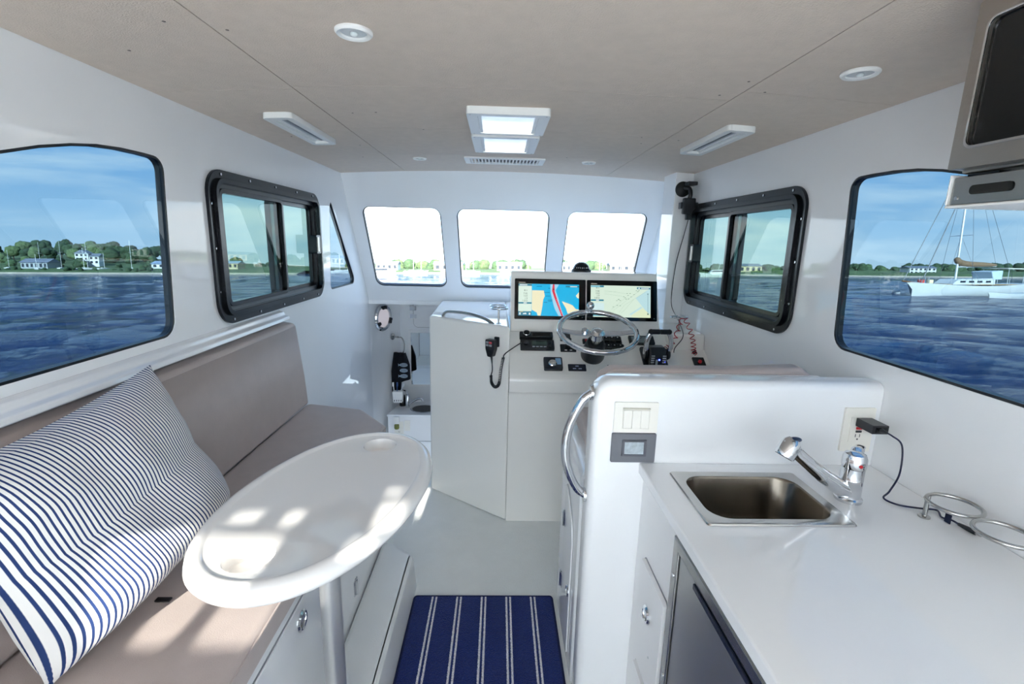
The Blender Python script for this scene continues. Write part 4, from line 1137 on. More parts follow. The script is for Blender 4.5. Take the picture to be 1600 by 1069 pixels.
# red coiled lanyards, black box, charging lead at the starboard corner
for lab, pts, tr in (('red coiled kill-switch cord hanging left of the drink holder post', [(.955, 2.43, 1.078), (.925, 2.395, 1.03), (.895, 2.36, .975), (.868, 2.36, .945), (.86, 2.372, .925), (.868, 2.37, .905)], 9),
                     ('red coiled kill-switch cord hanging down to the black socket', [(.965, 2.42, 1.078), (.985, 2.385, 1.02), (.998, 2.37, .965), (1.003, 2.366, .925), (1.015, 2.366, .90)], 9)):
    t = thing('coiled_lanyard', lab, 'cord', pts[-1], group='red lanyards')
    bm = bm_new(); tube(bm, coil(pts, .0115, tr, 12), .0022, 6)
    if 'socket' in lab: tube(bm, smooth_path([(1.015, 2.366, .90), (1.025, 2.36, .88), (1.022, 2.352, .86), (1.018, 2.3, .838)], 6), .0022, 6)
    fin(bm, 'coil', REDC, t, smooth=True)
bx = thing('kill_switch_socket', 'small square black socket panel low in the starboard dash corner', 'socket', (1.0, 2.38, .83))
bm = bm_new(); box(bm, (.985, -.002, .0), (1.045, .07, .01), Matrix.Translation((0, 0, 0)))
bm.free()
plate(rrect(.985, .055, 1.043, .120, .003), fD, .0005, .008, 'plate', BLACKG, bx, bevel=.0015)
bm = bm_new(); lathe(bm, [(.009, .008), (.009, .016), (0, .017)], 14, DMat(1.016, .088)); fin(bm, 'clip', REDP, bx, smooth='auto')

# phone holder on the post and its cable
ph = thing('phone_holder', 'black suction-cup phone holder stuck on the starboard post', 'phone holder', (1.02, 2.72, 1.58))
bm = bm_new(); lathe(bm, [(.042, .001), (.040, .012), (.024, .022), (0, .024)], 24, frame_to((0, -1, 0), (1.010, 2.7495, 1.752))); fin(bm, 'suction_cup', BLACKR, ph, smooth='auto')
bm = bm_new(); tube(bm, smooth_path([(1.015, 2.73, 1.755), (1.03, 2.70, 1.75), (1.034, 2.69, 1.715), (1.030, 2.70, 1.69)], 5), .011, 10); fin(bm, 'arm', BLACK, ph, smooth=True)
bm = bm_new(); box(bm, (1.005, 2.66, 1.765), (1.058, 2.715, 1.785)); fin(bm, 'lock_lever', BLACK, ph, bevel=.004)
bm = bm_new(); box(bm, (.995, 2.672, 1.615), (1.062, 2.700, 1.70)); fin(bm, 'cradle', BLACK, ph, bevel=.006)
for xx in (.981, 1.0645):
    bm = bm_new(); box(bm, (xx - .007, 2.655, 1.642), (xx + .005, 2.695, 1.676)); box(bm, (min(xx, 1.0) , 2.68, 1.655), (max(xx, 1.0), 2.688, 1.662)); fin(bm, 'side_jaw', BLACK, ph, bevel=.003)
bm = bm_new(); box(bm, (1.015, 2.668, 1.585), (1.045, 2.692, 1.6145)); fin(bm, 'bottom_rest', BLACK, ph, bevel=.004)
pc = thing('phone_cable', 'thin black cable hanging from the phone holder to the dash corner', 'cable', (1.03, 2.6, .91))
bm = bm_new(); tube(bm, smooth_path([(1.03, 2.68, 1.584), (1.022, 2.70, 1.50), (1.008, 2.735, 1.36), (1.000, 2.742, 1.2), (1.005, 2.735, 1.10), (.985, 2.55, 1.04), (.945, 2.375, .995), (.905, 2.37, .93), (.915, 2.37, .885), (.965, 2.366, .885), (1.0, 2.366, .91)], 8), .0022, 7); fin(bm, 'cord', BLACKC, pc, smooth=True)
bm = bm_new(); cyl(bm, (1.0, 2.366, .91), (1.016, 2.363, .919), .009, 12); fin(bm, 'plug', BLACK, pc, smooth='auto')

# ------------------------------------------------------------------ ceiling fittings
def puck(x, y, r, label):
    z = ceil_z(x) - .0003
    t = thing('recessed_downlight', label, 'light', (x, y, z - .008), group='recessed ceiling lights')
    bm = bm_new(); lathe(bm, [(r, z), (r, z - .004), (r * .9, z - .008), (r * .72, z - .006), (r * .70, z - .002)], 32, Matrix.Translation((x, y, 0))); fin(bm, 'ring', PLASTW, t, smooth='auto')
    bm = bm_new(); lathe(bm, [(0, z - .004), (r * .69, z - .0028), (r * .69, z - .001)], 28, Matrix.Translation((x, y, 0))); ln = fin(bm, 'lens', mat('frosted_lens', 'c9ced0', .25), t, smooth='auto')
    bm = bm_new(); sphere(bm, (x, y, z - .006), .008, None, 12, 6, 1, 1, .6); fin(bm, 'lamp', mat('lamp_bulb', 'dfe6e4', .2), ln, smooth=True)
puck(-.305, 1.10, .038, 'round white downlight in the ceiling ahead of the table, left one near the camera')
puck(.822, 1.185, .040, 'round white downlight in the ceiling above the galley')
puck(-.42, 2.645, .036, 'small round white downlight left of the slotted ceiling vent')
puck(.46, 2.63, .036, 'small round white downlight right of the slotted ceiling vent')
def strip(xc, y0, y1, w, label):
    z = ceil_z(xc) - .0005
    t = thing('strip_light', label, 'light', (xc, (y0 + y1) / 2, z - .02), group='white strip fittings')
    f = lambda u, v, q: Vector((u, v, z - q - (ceil_z(xc) - ceil_z(u)) ))
    o = rpoly([(xc - w / 2, y0), (xc + w / 2, y0), (xc + w / 2, y1), (xc - w / 2, y1)], .018, 3)
    plate(o, f, 0, .020, 'housing', PLASTW, t, holes=[rrect(xc - w * .30, y0 + .03, xc + w * .30, y1 - .03, .006)], bevel=.006, seg=3)
    plate(rrect(xc - w * .30, y0 + .03, xc + w * .30, y1 - .03, .006), f, .001, .008, 'diffuser', mat('lens_white', 'e2e6ea', .2), t)
    plate(rrect(xc - .004, y0 + .045, xc + .004, y1 - .045, .002), f, .008, .011, 'centre_bar', mat('grey_strip', '6f747c', .3), t)
    plate(rrect(xc - w * .22, y0 + .045, xc - w * .17, y1 - .045, .002), f, .008, .014, 'fin', PLASTW, t)
    plate(rrect(xc + w * .17, y0 + .045, xc + w * .22, y1 - .045, .002), f, .008, .014, 'fin', PLASTW, t)
strip(-.742, 1.72, 2.18, .098, 'long white strip fitting on the ceiling above the port sliding window')
strip(.810, 1.70, 2.16, .098, 'long white strip fitting on the ceiling above the starboard sliding window')
BLIND = canvas_mat((.92, .87, .80), .45)
BLIND.name = 'blind_fabric'
def roof_hatch(x0, x1, y0, y1, label, lines):
    z = ceil_z((x0 + x1) / 2) - .0003
    t = thing('roof_hatch', label, 'hatch', ((x0 + x1) / 2, (y0 + y1) / 2, z - .026), group='roof hatches with blinds')
    f = lambda u, v, q: Vector((u, v, z - q))
    o = rrect(x0, y0, x1, y1, .014, 4)
    i = rrect(x0 + .036, y0 + .03, x1 - .036, y1 - .022, .006, 3)
    plate(o, f, 0, .024, 'frame', PLASTW, t, holes=[i], bevel=.007, seg=3)
    for s, xx in ((0, x0 + .0365), (1, x1 - .0365 - .010)):
        plate(rrect(xx, y0 + .034, xx + .010, y1 - .026, .002), f, .006, .021, 'rail', PLASTW, t, bevel=.002)
    bm = bm_new(); n = lines; ya, yb = y0 + .031, y1 - .023
    A = []
    for k in range(n * 2 + 1):
        y = ya + (yb - ya) * k / (n * 2)
        q = .010 if k % 2 else .0065
        A.append((bm.verts.new((x0 + .0365, y, z - q)), bm.verts.new((x1 - .0365, y, z - q))))
    for (a, b), (c, d_) in zip(A, A[1:]): bm.faces.new((a, b, d_, c))
    fin(bm, 'pleated_blind', BLIND, t)
    plate([(x0 + .0302, y0 + .0262), (x1 - .0302, y0 + .0262), (x1 - .0302, y1 - .0182), (x0 + .0302, y1 - .0182)], f, -.046, -.0005, 'coaming', PLASTW, t, holes=[[(x0 + .035, y0 + .030), (x1 - .035, y0 + .030), (x1 - .035, y1 - .022), (x0 + .035, y1 - .022)]])
    plate(rrect(x0 + .0355, y0 + .0305, x1 - .0355, y1 - .0225, .004), f, -.042, -.036, 'acrylic_lid', GLASS_FRONT, t)
    for xx in (x0 + .012, x1 - .012):
        for yy in (y0 + .013, y1 - .013):
            bm = bm_new(); cyl(bm, (xx, yy, z - .0235), (xx, yy, z - .025), .0035, 8); fin(bm, 'screw', mat('screw_white', 'cfcfcc', .4), t)
roof_hatch(-.113, .158, 1.64, 1.945, 'larger white roof hatch with pleated blind, nearest the camera', 22)
roof_hatch(-.116, .152, 1.985, 2.335, 'smaller-looking white roof hatch with pleated blind behind the first', 22)
z = ceil_z(.02)
vt = thing('air_vent', 'white slotted air vent in the ceiling above the windscreen', 'vent', (.02, 2.67, z - .01))
fV = lambda u, v, q: Vector((u, v, z - q))
plate(rrect(-.188, 2.585, .230, 2.775, .004), fV, .0005, .008, 'frame', PLASTW, vt, holes=[rrect(-.160, 2.615, .202, 2.745, .002)], bevel=.002)
plate(rrect(-.160, 2.615, .202, 2.745, .002), fV, .0002, .0008, 'back', mat('vent_dark', '6e6b68', .8), vt)
for k in range(20):
    xx = -.152 + k * .0182
    bm = bm_new(); box(bm, (xx - .0035, 2.6155, z - .007), (xx + .0035, 2.7445, z - .001)); fin(bm, 'slat', PLASTW, vt)

# ------------------------------------------------------------------ the head in the bow
cb = thing('vanity_cabinet', 'white vanity cabinet in the dim bow compartment', 'cabinet', (-.65, 3.95, -.70))
bm = bm_new(); slab(bm, [(-.90, 3.80), (-.425, 3.80), (-.425, 4.118), (-.845, 4.118)], [], slab_f, -.699, .0); fin(bm, 'body', WHITE2, cb, bevel=.004)
hs_ = [(-.635 + .095 * math.cos(2 * PI * i / 28), 3.925 + .085 * math.sin(2 * PI * i / 28)) for i in range(28)]
bm = bm_new(); slab(bm, [(-.905, 3.785), (-.425, 3.785), (-.425, 4.118), (-.845, 4.118)], [], slab_f, .0005, .02); fin(bm, 'top', WHITE, cb, bevel=.004)
fF = lambda u, v, w: Vector((u, 3.80 - w, v))
hatch(cb, fF, rpoly([(-.78, -.5), (-.46, -.5), (-.46, -.22), (-.78, -.22)], .03))
vs2 = thing('vanity_sink', 'round sink bowl with chrome rim in the bow vanity top', 'sink', (-.62, 3.92, .02))
VS = Matrix.Translation((-.62, 3.925, 0)) @ Matrix.Diagonal((1.15, 1, 1, 1))
bm = bm_new(); lathe(bm, [(.098, .0205), (.100, .026), (.092, .029), (.086, .026)], 32, VS)
fin(bm, 'rim', CHROME, vs2, smooth='auto')
bm = bm_new(); lathe(bm, [(0, .022), (.05, .0225), (.085, .0262)], 32, VS); fin(bm, 'bowl', mat('dark_bowl', '191817', .15, metal=.7), vs2, smooth='auto')
vf = thing('vanity_faucet', 'chrome swan-neck tap beside the round vanity sink', 'faucet', (-.765, 3.96, .02))
bm = bm_new(); cyl(bm, (-.765, 3.965, .0205), (-.765, 3.965, .12), .017, 18); sphere(bm, (-.765, 3.965, .125), .018); fin(bm, 'body', CHROME, vf, smooth='auto')
bm = bm_new(); tube(bm, smooth_path([(-.76, 3.965, .04), (-.72, 3.96, .075), (-.68, 3.955, .10), (-.65, 3.95, .108), (-.635, 3.95, .098), (-.633, 3.95, .085)], 6), .0095, 12); fin(bm, 'spout', CHROME, vf, smooth=True)
bm = bm_new(); tube(bm, [(-.765, 3.965, .13), (-.77, 3.97, .15), (-.775, 3.96, .175)], [.008, .007, .005], 10); fin(bm, 'lever', CHROME, vf, smooth=True)
mi = thing('wall_mirror', 'frameless mirror on the bow bulkhead reflecting the towel', 'mirror', (-.60, 4.115, .18))
fK = lambda u, v, w: Vector((u, 4.1195 - w, v))
plate(rrect(-.775, .160, -.43, .675, .003), fK, 0, .012, 'backing', WHITE2, mi, bevel=.003)
plate(rrect(-.752, .185, -.44, .650, .002), fK, .012, .015, 'glass', MIRROR, mi)
oc = thing('overhead_locker', 'white overhead locker door with chrome catches in the bow', 'cabinet', (-.6, 4.1, .69))
plate(rpoly([(-.725, .70), (-.43, .70), (-.43, .94), (-.725, .94)], [.04, 0, 0, .02]), fK, .0005, .014, 'door', WHITE2, oc, bevel=.003)
plate(inset(rpoly([(-.725, .70), (-.43, .70), (-.43, .94), (-.725, .94)], [.04, 0, 0, .02]), -.004), fK, .0, .002, 'seal', BLACKR, oc)
for v in (.865, .795):
    plate(rrect(-.755, v - .018, -.700, v + .018, .004), fK, .014, .020, 'catch', CHROME, oc, bevel=.002)
po = thing('porthole', 'round chrome porthole in the bow side wall', 'porthole', (-.925, 3.88, .72))
pn = Vector((.93, -.36, 0)).normalized(); pcn = Vector((-.935, 3.885, .815))
PM = frame_to(pn, pcn, (0, 0, 1)) @ Matrix.Diagonal((1, 1, 1, 1))
bm = bm_new(); lathe(bm, [(.112, -.006), (.112, .006), (.104, .016), (.088, .018), (.080, .012), (.080, 0)], 36, PM); fin(bm, 'ring', CHROME, po, smooth='auto')
bm = bm_new(); lathe(bm, [(0, .006), (.080, .005)], 32, PM); fin(bm, 'glass', mat('porthole_glow', 'd9cfd2', .08, emit='e3dadd', estr=.12), po, smooth='auto')  # emission stands in for daylight behind the glass
for a in (80, 100, 210, 330, 345):
    bm = bm_new(); box(bm, (-.012, .070, .012), (.012, .100, .03), PM @ Matrix.Rotation(R(a - 90), 4, 'Z')); fin(bm, 'dog', BLACK, po, bevel=.004)
tr = thing('towel_ring', 'steel towel ring on the bow side wall', 'towel ring', (-.86, 4.0, .62))
bm = bm_new(); lathe(bm, [(.028, 0), (.028, .008), (.012, .014), (.008, .015), (.008, .06), (0, .061)], 20, frame_to((.9, -.42, 0), (-.892, 4.022, .632))); fin(bm, 'bracket', STEEL, tr, smooth='auto')
bm = bm_new(); tube(bm, smooth_path([(-.835, 3.99, .632), (-.805, 3.975, .632), (-.785, 3.965, .60), (-.782, 3.962, .54), (-.80, 3.968, .50), (-.84, 3.985, .49)], 6), .0055, 10); fin(bm, 'ring', STEEL, tr, smooth=True)
tw = thing('hand_towel', 'black hand towel with three pale fish hanging on the towel ring', 'towel', (-.82, 3.97, .12))
bm = bm_new()
G, Hh = 14, 18
def TP(i, j, s):
    u = -1 + 2 * i / G; v = j / Hh
    wd = .050 + .028 * min(1, v * 2.2)
    x = -.822 + u * wd + .01 * v; zt = .505 - v * (.36 if u < -.05 else .255 - .03 * u)
    y = 3.962 + .35 * 0 - s * (.014 + .006 * math.sin(u * 7 + v * 2)) - .01 * u
    return Vector((x, y, zt))
V = {}
for s in (1, -1):
    for i in range(G + 1):
        for j in range(Hh + 1): V[i, j, s] = bm.verts.new(TP(i, j, s))
    for i in range(G):
        for j in range(Hh): bm.faces.new((V[i, j, s], V[i + 1, j, s], V[i + 1, j + 1, s], V[i, j + 1, s]))
for i in range(G):
    for j in (0, Hh): bm.faces.new((V[i, j, 1], V[i + 1, j, 1], V[i + 1, j, -1], V[i, j, -1]))
for j in range(Hh):
    for i in (0, G): bm.faces.new((V[i, j, 1], V[i, j + 1, 1], V[i, j + 1, -1], V[i, j, -1]))
fin(bm, 'cloth', NAVYT, tw, smooth='auto')
for k, zz in enumerate((.405, .357, .308)):
    fT = lambda u, v, w: Vector((u, 3.939 - w, v))
    sg = 1 if k != 1 else -1
    cx = -.785
    body = [(cx + .034 * math.cos(2 * PI * i / 20), zz + .017 * math.sin(2 * PI * i / 20)) for i in range(20)]
    fo = plate(body, fT, 0, .002, 'fish_print', mat('fish_pale', '9fb0bf', .9), tw)
    for q in range(4):
        xx = cx - .02 + q * .012
        plate([(xx, zz - .012), (xx + .003, zz - .012), (xx + .007, zz + .012), (xx + .004, zz + .012)], fT, .002, .003, 'fish_stripe', NAVYT, fo)
    plate([(cx - sg * .030, zz), (cx - sg * .048, zz + .012), (cx - sg * .044, zz), (cx - sg * .048, zz - .012)][::sg], fT, 0, .002, 'fish_tail', mat('fish_pale', '9fb0bf', .9), fo)
tbx = thing('toothbrush_holder', 'white slotted caddy with toothbrushes under the hanging towel', 'caddy', (-.83, 3.90, .03))
bm = bm_new(); slab(bm, rpoly([(-.868, .09), (-.795, .09), (-.788, .185), (-.876, .185)], .006), [], lambda u, v, w: Vector((u, 3.93 - w, v)), 0, .045); fin(bm, 'cup', PLASTW, tbx, bevel=.004)
for k, (xx, tilt, c) in enumerate(((-.862, -.008, 'f0f0f0'), (-.84, .004, '3f5f9c'), (-.815, .03, 'd8dde0'))):
    bm = bm_new(); cyl(bm, (xx, 3.905, .17), (xx + tilt, 3.905, .245 + .015 * (k % 2)), .004, 8); box(bm, (xx + tilt - .006, 3.898, .228), (xx + tilt + .006, 3.910, .262)); fin(bm, 'toothbrush', mat('brush%d' % k, c, .4), tbx, bevel=.001)
for k in range(4):
    plate(rrect(-.862 + k * .018, .10, -.855 + k * .018, .115, .002), lambda u, v, w: Vector((u, 3.885 - w, v)), 0.0002, .001, 'slot', mat('slot_grey', '55585c', .7), tbx)
sb = thing('soap_dispenser', 'dark soap pump bottle behind the vanity tap', 'bottle', (-.80, 4.0, .02))
bm = bm_new(); lathe(bm, [(.028, .0205), (.030, .09), (.022, .115), (.010, .12), (.010, .14)], 20, Matrix.Translation((-.815, 4.01, 0))); fin(bm, 'bottle', BLACKG, sb, smooth='auto')
bm = bm_new(); tube(bm, [(-.815, 4.01, .14), (-.815, 4.01, .158), (-.79, 4.0, .16)], .006, 8); fin(bm, 'pump', BLACK, sb, smooth=True)
o2 = thing('vanity_outlet', 'ivory outlet plate on the bow vanity front', 'outlet', (-.80, 3.799, -.17))
plate(rrect(-.845, -.165, -.770, -.045, .004), fF, .0005, .006, 'cover_plate', IVORY, o2, bevel=.002)
for u in (-.812, -.803): plate(rrect(u - .001, -.14, u + .001, -.128, .0003), fF, .006, .0064, 'slot', BLACK, o2)
o3 = thing('vanity_switch', 'ivory rocker switch plate beside the vanity outlet', 'switch', (-.74, 3.799, -.13))
plate(rrect(-.762, -.125, -.715, -.035, .004), fF, .0005, .006, 'cover_plate', IVORY, o3, bevel=.002)
plate(rrect(-.750, -.105, -.727, -.055, .002), fF, .006, .010, 'rocker', IVORY, o3, bevel=.002)
af = thing('air_freshener', 'plug-in air freshener with yellow-green oil in the vanity outlet', 'air freshener', (-.82, 3.77, -.11))
bm = bm_new(); slab(bm, rrect(-.845, -.055, -.800, .005, .008), [], fF, .0065, .035); fin(bm, 'housing', PLASTW, af, bevel=.006)
bm = bm_new(); lathe(bm, [(.018, -.10), (.021, -.09), (.020, -.065), (.010, -.056)], 16, Matrix.Translation((-.822, 3.776, 0))); fin(bm, 'oil_bottle', mat('green_oil', '6f7430', .1), af, smooth='auto')

# ------------------------------------------------------------------ outside: sea, shores, boats (sea axes: X right, Y ahead, Z up)
def place(o, x, y, z=0., rz=0., s=1.):
    o.matrix_world = SEA @ Matrix.Translation((x, y, z)) @ Matrix.Rotation(rz, 4, 'Z') @ Matrix.Diagonal((s, s, s, 1))
def water():
    bm = bm_new(); na = 300; rs = [2.2]
    while rs[-1] < 3500: rs.append(rs[-1] * 1.022 + .03)
    a0, a1 = R(90 + 100), R(90 - 100)
    rings = []
    for r in rs:
        cell = max(r * .0117, .05 + r * .022)
        row = []
        for i in range(na + 1):
            a = a0 + (a1 - a0) * i / na
            x, y = r * math.cos(a), r * math.sin(a)
            h = 0
            for sc_, am, sx_, sy_ in ((.16, .10, 1, 1.5), (.42, .055, 1.2, .9), (1.1, .024, 1, 1.3)):
                if cell * sc_ < .55: h += am * noise.noise(Vector((x * sc_ * sx_, y * sc_ * sy_, sc_ * 9)))
            row.append(bm.verts.new((x, y, h * 2.2)))
        rings.append(row)
    for A, B in zip(rings, rings[1:]):
        for i in range(na): bm.faces.new((A[i], A[i + 1], B[i + 1], B[i]))
    M = bpy.data.materials.new('sea_water'); M.use_nodes = True; nt = M.node_tree; b = nt.nodes['Principled BSDF']
    b.inputs['Base Color'].default_value = (*lin('08305e'), 1); b.inputs['Roughness'].default_value = .05; b.inputs['IOR'].default_value = 1.33; b.inputs['Specular IOR Level'].default_value = .17
    t = N(nt, 'ShaderNodeTexCoord'); mp_ = N(nt, 'ShaderNodeMapping'); mp_.inputs['Scale'].default_value = (.8, 1.7, 1)
    nt.links.new(t.outputs['Object'], mp_.inputs['Vector'])
    n1 = N(nt, 'ShaderNodeTexNoise', Scale=.38, Detail=9.0, Roughness=.66, Distortion=.5); nt.links.new(mp_.outputs['Vector'], n1.inputs['Vector'])
    bp = N(nt, 'ShaderNodeBump', Strength=1.0, Distance=1.7); nt.links.new(n1.outputs['Fac'], bp.inputs['Height']); nt.links.new(bp.outputs['Normal'], b.inputs['Normal'])
    for f_ in bm.faces: f_.smooth = True
    me = bpy.data.meshes.new('sea'); bm.to_mesh(me); bm.free(); me.materials.append(M)
    o = bpy.data.objects.new('sea', me); COL.objects.link(o)
    tag(o, 'dark blue rippled harbour water', 'water', kind='stuff')
    place(o, 0, 0)
water()

SAND = mat('shore_sand', 'b9ad97', .9, var=.2, vscale=.3)
GRASS = mat('shore_grass', '4d6237', .95, var=.3, vscale=.12)
def land(name, pts, ridge, label):
    """a strip of shore: waterline points and a height profile going inland"""
    bm = bm_new(); rows = []
    for (x, y, dx, dy, hs) in pts:
        row = []
        for d_, k in ((-2, -.4), (0, .08), (2, .55), (8, 1.3), (40, 1.6 + hs * .5), (90, 1.6 + hs), (240, hs * .6 + 1)):
            jx = noise.noise(Vector((x * .07, y * .07, d_))) * (1.8 if d_ < 10 else 6)
            row.append(bm.verts.new((x + dx * (d_ + jx), y + dy * (d_ + jx), k)))
        rows.append(row)
    for A, B in zip(rows, rows[1:]):
        for i in range(6):
            f_ = bm.faces.new((A[i], A[i + 1], B[i + 1], B[i])); f_.material_index = 0 if i < 2 else 1
    o = fin(bm, name, [SAND, GRASS], smooth=True, kind='structure')
    loc = o.location.copy(); place(o, loc.x, loc.y, loc.z)
land('ground_port', [(-460 + k * 8, 165 + max(0, (k - 42)) * 3.2, 0, 1, max(0, 9 - abs(k - 24) * .35)) for k in range(49)], 9, '')
land('ground_ahead', [(-120 + k * 8, 255, 0, 1, 1.5) for k in range(36)], 2, '')
land('ground_starboard', [(120 + k * 8, 240 - min(k, 8) * 8, 0, 1, 2) for k in range(42)], 2, '')

def rock_noise(v, s): return noise.noise(v * s)
LEAF = [mat('foliage_%d' % i, c, .9, var=.45, vscale=.55, bump=.9, bscale=1.4) for i, c in enumerate(('2a3d27', '31462b', '3e5434', '50613c'))]
BARK = mat('bark', '4a3d30', .9)
def crown_mesh(seed, w, h):
    random.seed(seed); bm = bm_new()
    for k in range(7):
        a = random.uniform(0, 2 * PI); rr = random.uniform(0, w * .30)
        c = Vector((rr * math.cos(a), rr * math.sin(a), h * random.uniform(.38, .72))) if k else Vector((0, 0, h * .62))
        r_ = w * random.uniform(.24, .36)
        g = bmesh.ops.create_icosphere(bm, subdivisions=3, radius=r_)
        for v in g['verts']:
            n_ = noise.noise(v.co * (2.6 / r_) + Vector((seed, k, 0))) * .22 + noise.noise(v.co * (5.5 / r_) + Vector((k, seed, 0))) * .20 + noise.noise(v.co * (11 / r_) + Vector((k, 3, seed))) * .10
            v.co = v.co * (1 + n_) ; v.co.z *= .92; v.co += c
    me = bpy.data.meshes.new('crown'); bm.to_mesh(me); bm.free()
    for p in me.polygons: p.use_smooth = True
    return me
def trunk_mesh(h):
    bm = bm_new(); tube(bm, [(0, 0, -.2), (0, 0, h * .3), (.1, 0, h * .6)], [.3, .24, .15], 7)
    me = bpy.data.meshes.new('trunk'); bm.to_mesh(me); bm.free(); me.materials.append(BARK); return me
CROWNS = []
for i in range(4):
    for k in range(2):
        me = crown_mesh(11 + i * 3 + k, 7.0, 8.0); me.materials.append(LEAF[i]); CROWNS.append(me)
TRUNK = trunk_mesh(8)
def tree(x, y, z, s, kind, label, group, name='shore_tree', trunk=True):
    r = bpy.data.objects.new(name, None); COL.objects.link(r); tag(r, label, 'tree', group)
    c = bpy.data.objects.new('crown', CROWNS[kind]); COL.objects.link(c); c.parent = r
    if trunk:
        t = bpy.data.objects.new('trunk', TRUNK); COL.objects.link(t); t.parent = r
    place(r, x, y, z, random.uniform(0, 6.28), s)
random.seed(21)
TONE = {0: 'dark green', 1: 'mid green', 2: 'fresh green', 3: 'yellow-green'}
ROW = {22: 'at the foot of the slope', 34: 'low on the slope', 46: 'half-way up the slope', 60: 'high on the slope', 78: 'on the crest'}
for k in range(125):
    x = random.uniform(-214, -92); dpt = random.choice((22, 34, 46, 60, 60, 78, 78))
    yb = 165 + max(0, (x + 124) / 8) * 3.2
    hill = max(0, 8.5 - max(0, x + 205) * .075)
    z = 1.2 + hill * min(1, (dpt - 12) / 60)
    s_ = random.uniform(.6, .95) * max(.42, min(1, (-x - 92) / 95 + .25)) * (.65 if dpt < 40 else 1)
    kd = random.choice((0, 1, 2, 3, 0, 1, 0))
    tree(x, yb + dpt, z - .8, s_, kd * 2 + k % 2, '%s tree %s of the port shore' % (TONE[kd], ROW[dpt]), 'trees on the port shore')
for k in range(40):
    x = random.uniform(-215, -100)
    tree(x, 165 + max(0, (x + 124) / 8) * 3.2 + random.uniform(5, 9), .4, random.uniform(.16, .30), random.choice((2, 3, 1)), 'low round shrub behind the port waterline', 'shrubs on the port shore', 'shore_shrub', False)
AH = {300: 'in the front row', 315: 'in the second row', 330: 'in the third row', 350: 'in the back row'}
for k in range(70):
    x = random.uniform(-92, 104); y = random.choice((300, 315, 330, 350)); kd = random.choice((1, 2, 3, 3, 2))
    tree(x, y, -.3, random.uniform(.8, 1.2), kd * 2 + k % 2, 'sunlit %s tree %s on the far shore ahead' % (TONE[kd], AH[y]), 'trees on the shore ahead')
SR = {215: 'in the front row', 230: 'in the middle row', 245: 'in the back row'}
for k in range(105):
    x = random.uniform(112, 240); yy = random.choice((215, 230, 245)); y = yy + max(0, 190 - x) * .8; kd = random.choice((0, 1, 2, 1))
    tree(x, y, .2, random.uniform(.50, .82), kd * 2 + k % 2, '%s tree %s on the low starboard shore' % (TONE[kd], SR[yy]), 'trees on the starboard shore')

# houses and sheds
WALLW = mat('clapboard_white', 'cfd0cc', .8); WALLG = mat('shed_grey', '9aa0a0', .8); ROOFG = mat('roof_slate', '6d7480', .7); ROOFB = mat('roof_blue_grey', '8b9cae', .6); WIN = mat('dark_window', '2c333c', .2); WALLT = mat('wall_tan', 'b9a98c', .8)
def house(x, y, z, w, d, h, roof_h, wall, roof, label, wins=(3, 2), rz=0, gable=False):
    t = bpy.data.objects.new('shore_house', None); COL.objects.link(t); WL[t.name] = Vector((0, 0, 0)); tag(t, label, 'building')
    bm = bm_new(); box(bm, (-w / 2, -d / 2, -2), (w / 2, d / 2, h))
    wl_ = fin(bm, 'walls', wall, t)
    bm = bm_new()
    if gable:
        slab(bm, [(-w / 2 - .3, h), (w / 2 + .3, h), (0, h + roof_h)], [], lambda u, v, q: Vector((u, q, v)), -d / 2 - .3, d / 2 + .3)
    else:
        slab(bm, [(-d / 2 - .4, h), (d / 2 + .4, h), (0, h + roof_h)], [], lambda u, v, q: Vector((q, u, v)), -w / 2 - .4, w / 2 + .4)
    fin(bm, 'roof', roof, t)
    for i in range(wins[0]):
        for j in range(wins[1]):
            cx = -w / 2 + w * (i + .5) / wins[0]; cz = h * (j + .55) / wins[1]; a, b_ = w / wins[0] * .24, h / wins[1] * .28
            bm = bm_new(); box(bm, (cx - a, -d / 2 - .08, cz - b_), (cx + a, -d / 2 + .02, cz + b_)); fin(bm, 'window', WIN, t)
    place(t, x, y, z, rz)
    return t
house(-158.5, 191, 3.4, 4.2, 4, 4.0, 1.4, WALLW, ROOFG, 'tall white gabled house on the port shore', (3, 3), .25, True)
house(-155, 192, 3.4, 3.2, 3.5, 3.0, 1.1, WALLW, ROOFG, 'lower white wing beside the gabled house', (2, 2), .25)
house(-166, 181, 1.6, 8.5, 6, 2.2, 1.5, WALLG, ROOFG, 'long grey boat shed on the port shore', (6, 1), .1)
house(-124, 190, 2.0, 13, 7, 1.6, 1.2, WALLW, ROOFB, 'low white building with blue-grey roof on the port shore', (6, 1), .15)
house(-108, 198, 2.0, 9, 7, 2.0, 1.1, WALLT, ROOFB, 'low tan building at the end of the port shore', (5, 1), .1)
house(182, 206, 1.2, 10, 7, 2.6, .9, WALLW, ROOFG, 'wide white waterfront house behind the sailboat', (6, 2), -.2)
house(158, 226, 1.4, 8, 7, 3.6, 1.6, WALLW, ROOFG, 'small white house among the starboard trees', (3, 1), -.1)
house(250, 215, 1.4, 12, 9, 5.0, 2, WALLG, ROOFG, 'grey waterfront house at the far right of the shore', (4, 2), -.3)
house(132, 255, 1.4, 12, 8, 3.2, 1.4, WALLT, ROOFG, 'tan boathouse at the left end of the starboard shore', (4, 1), 0)
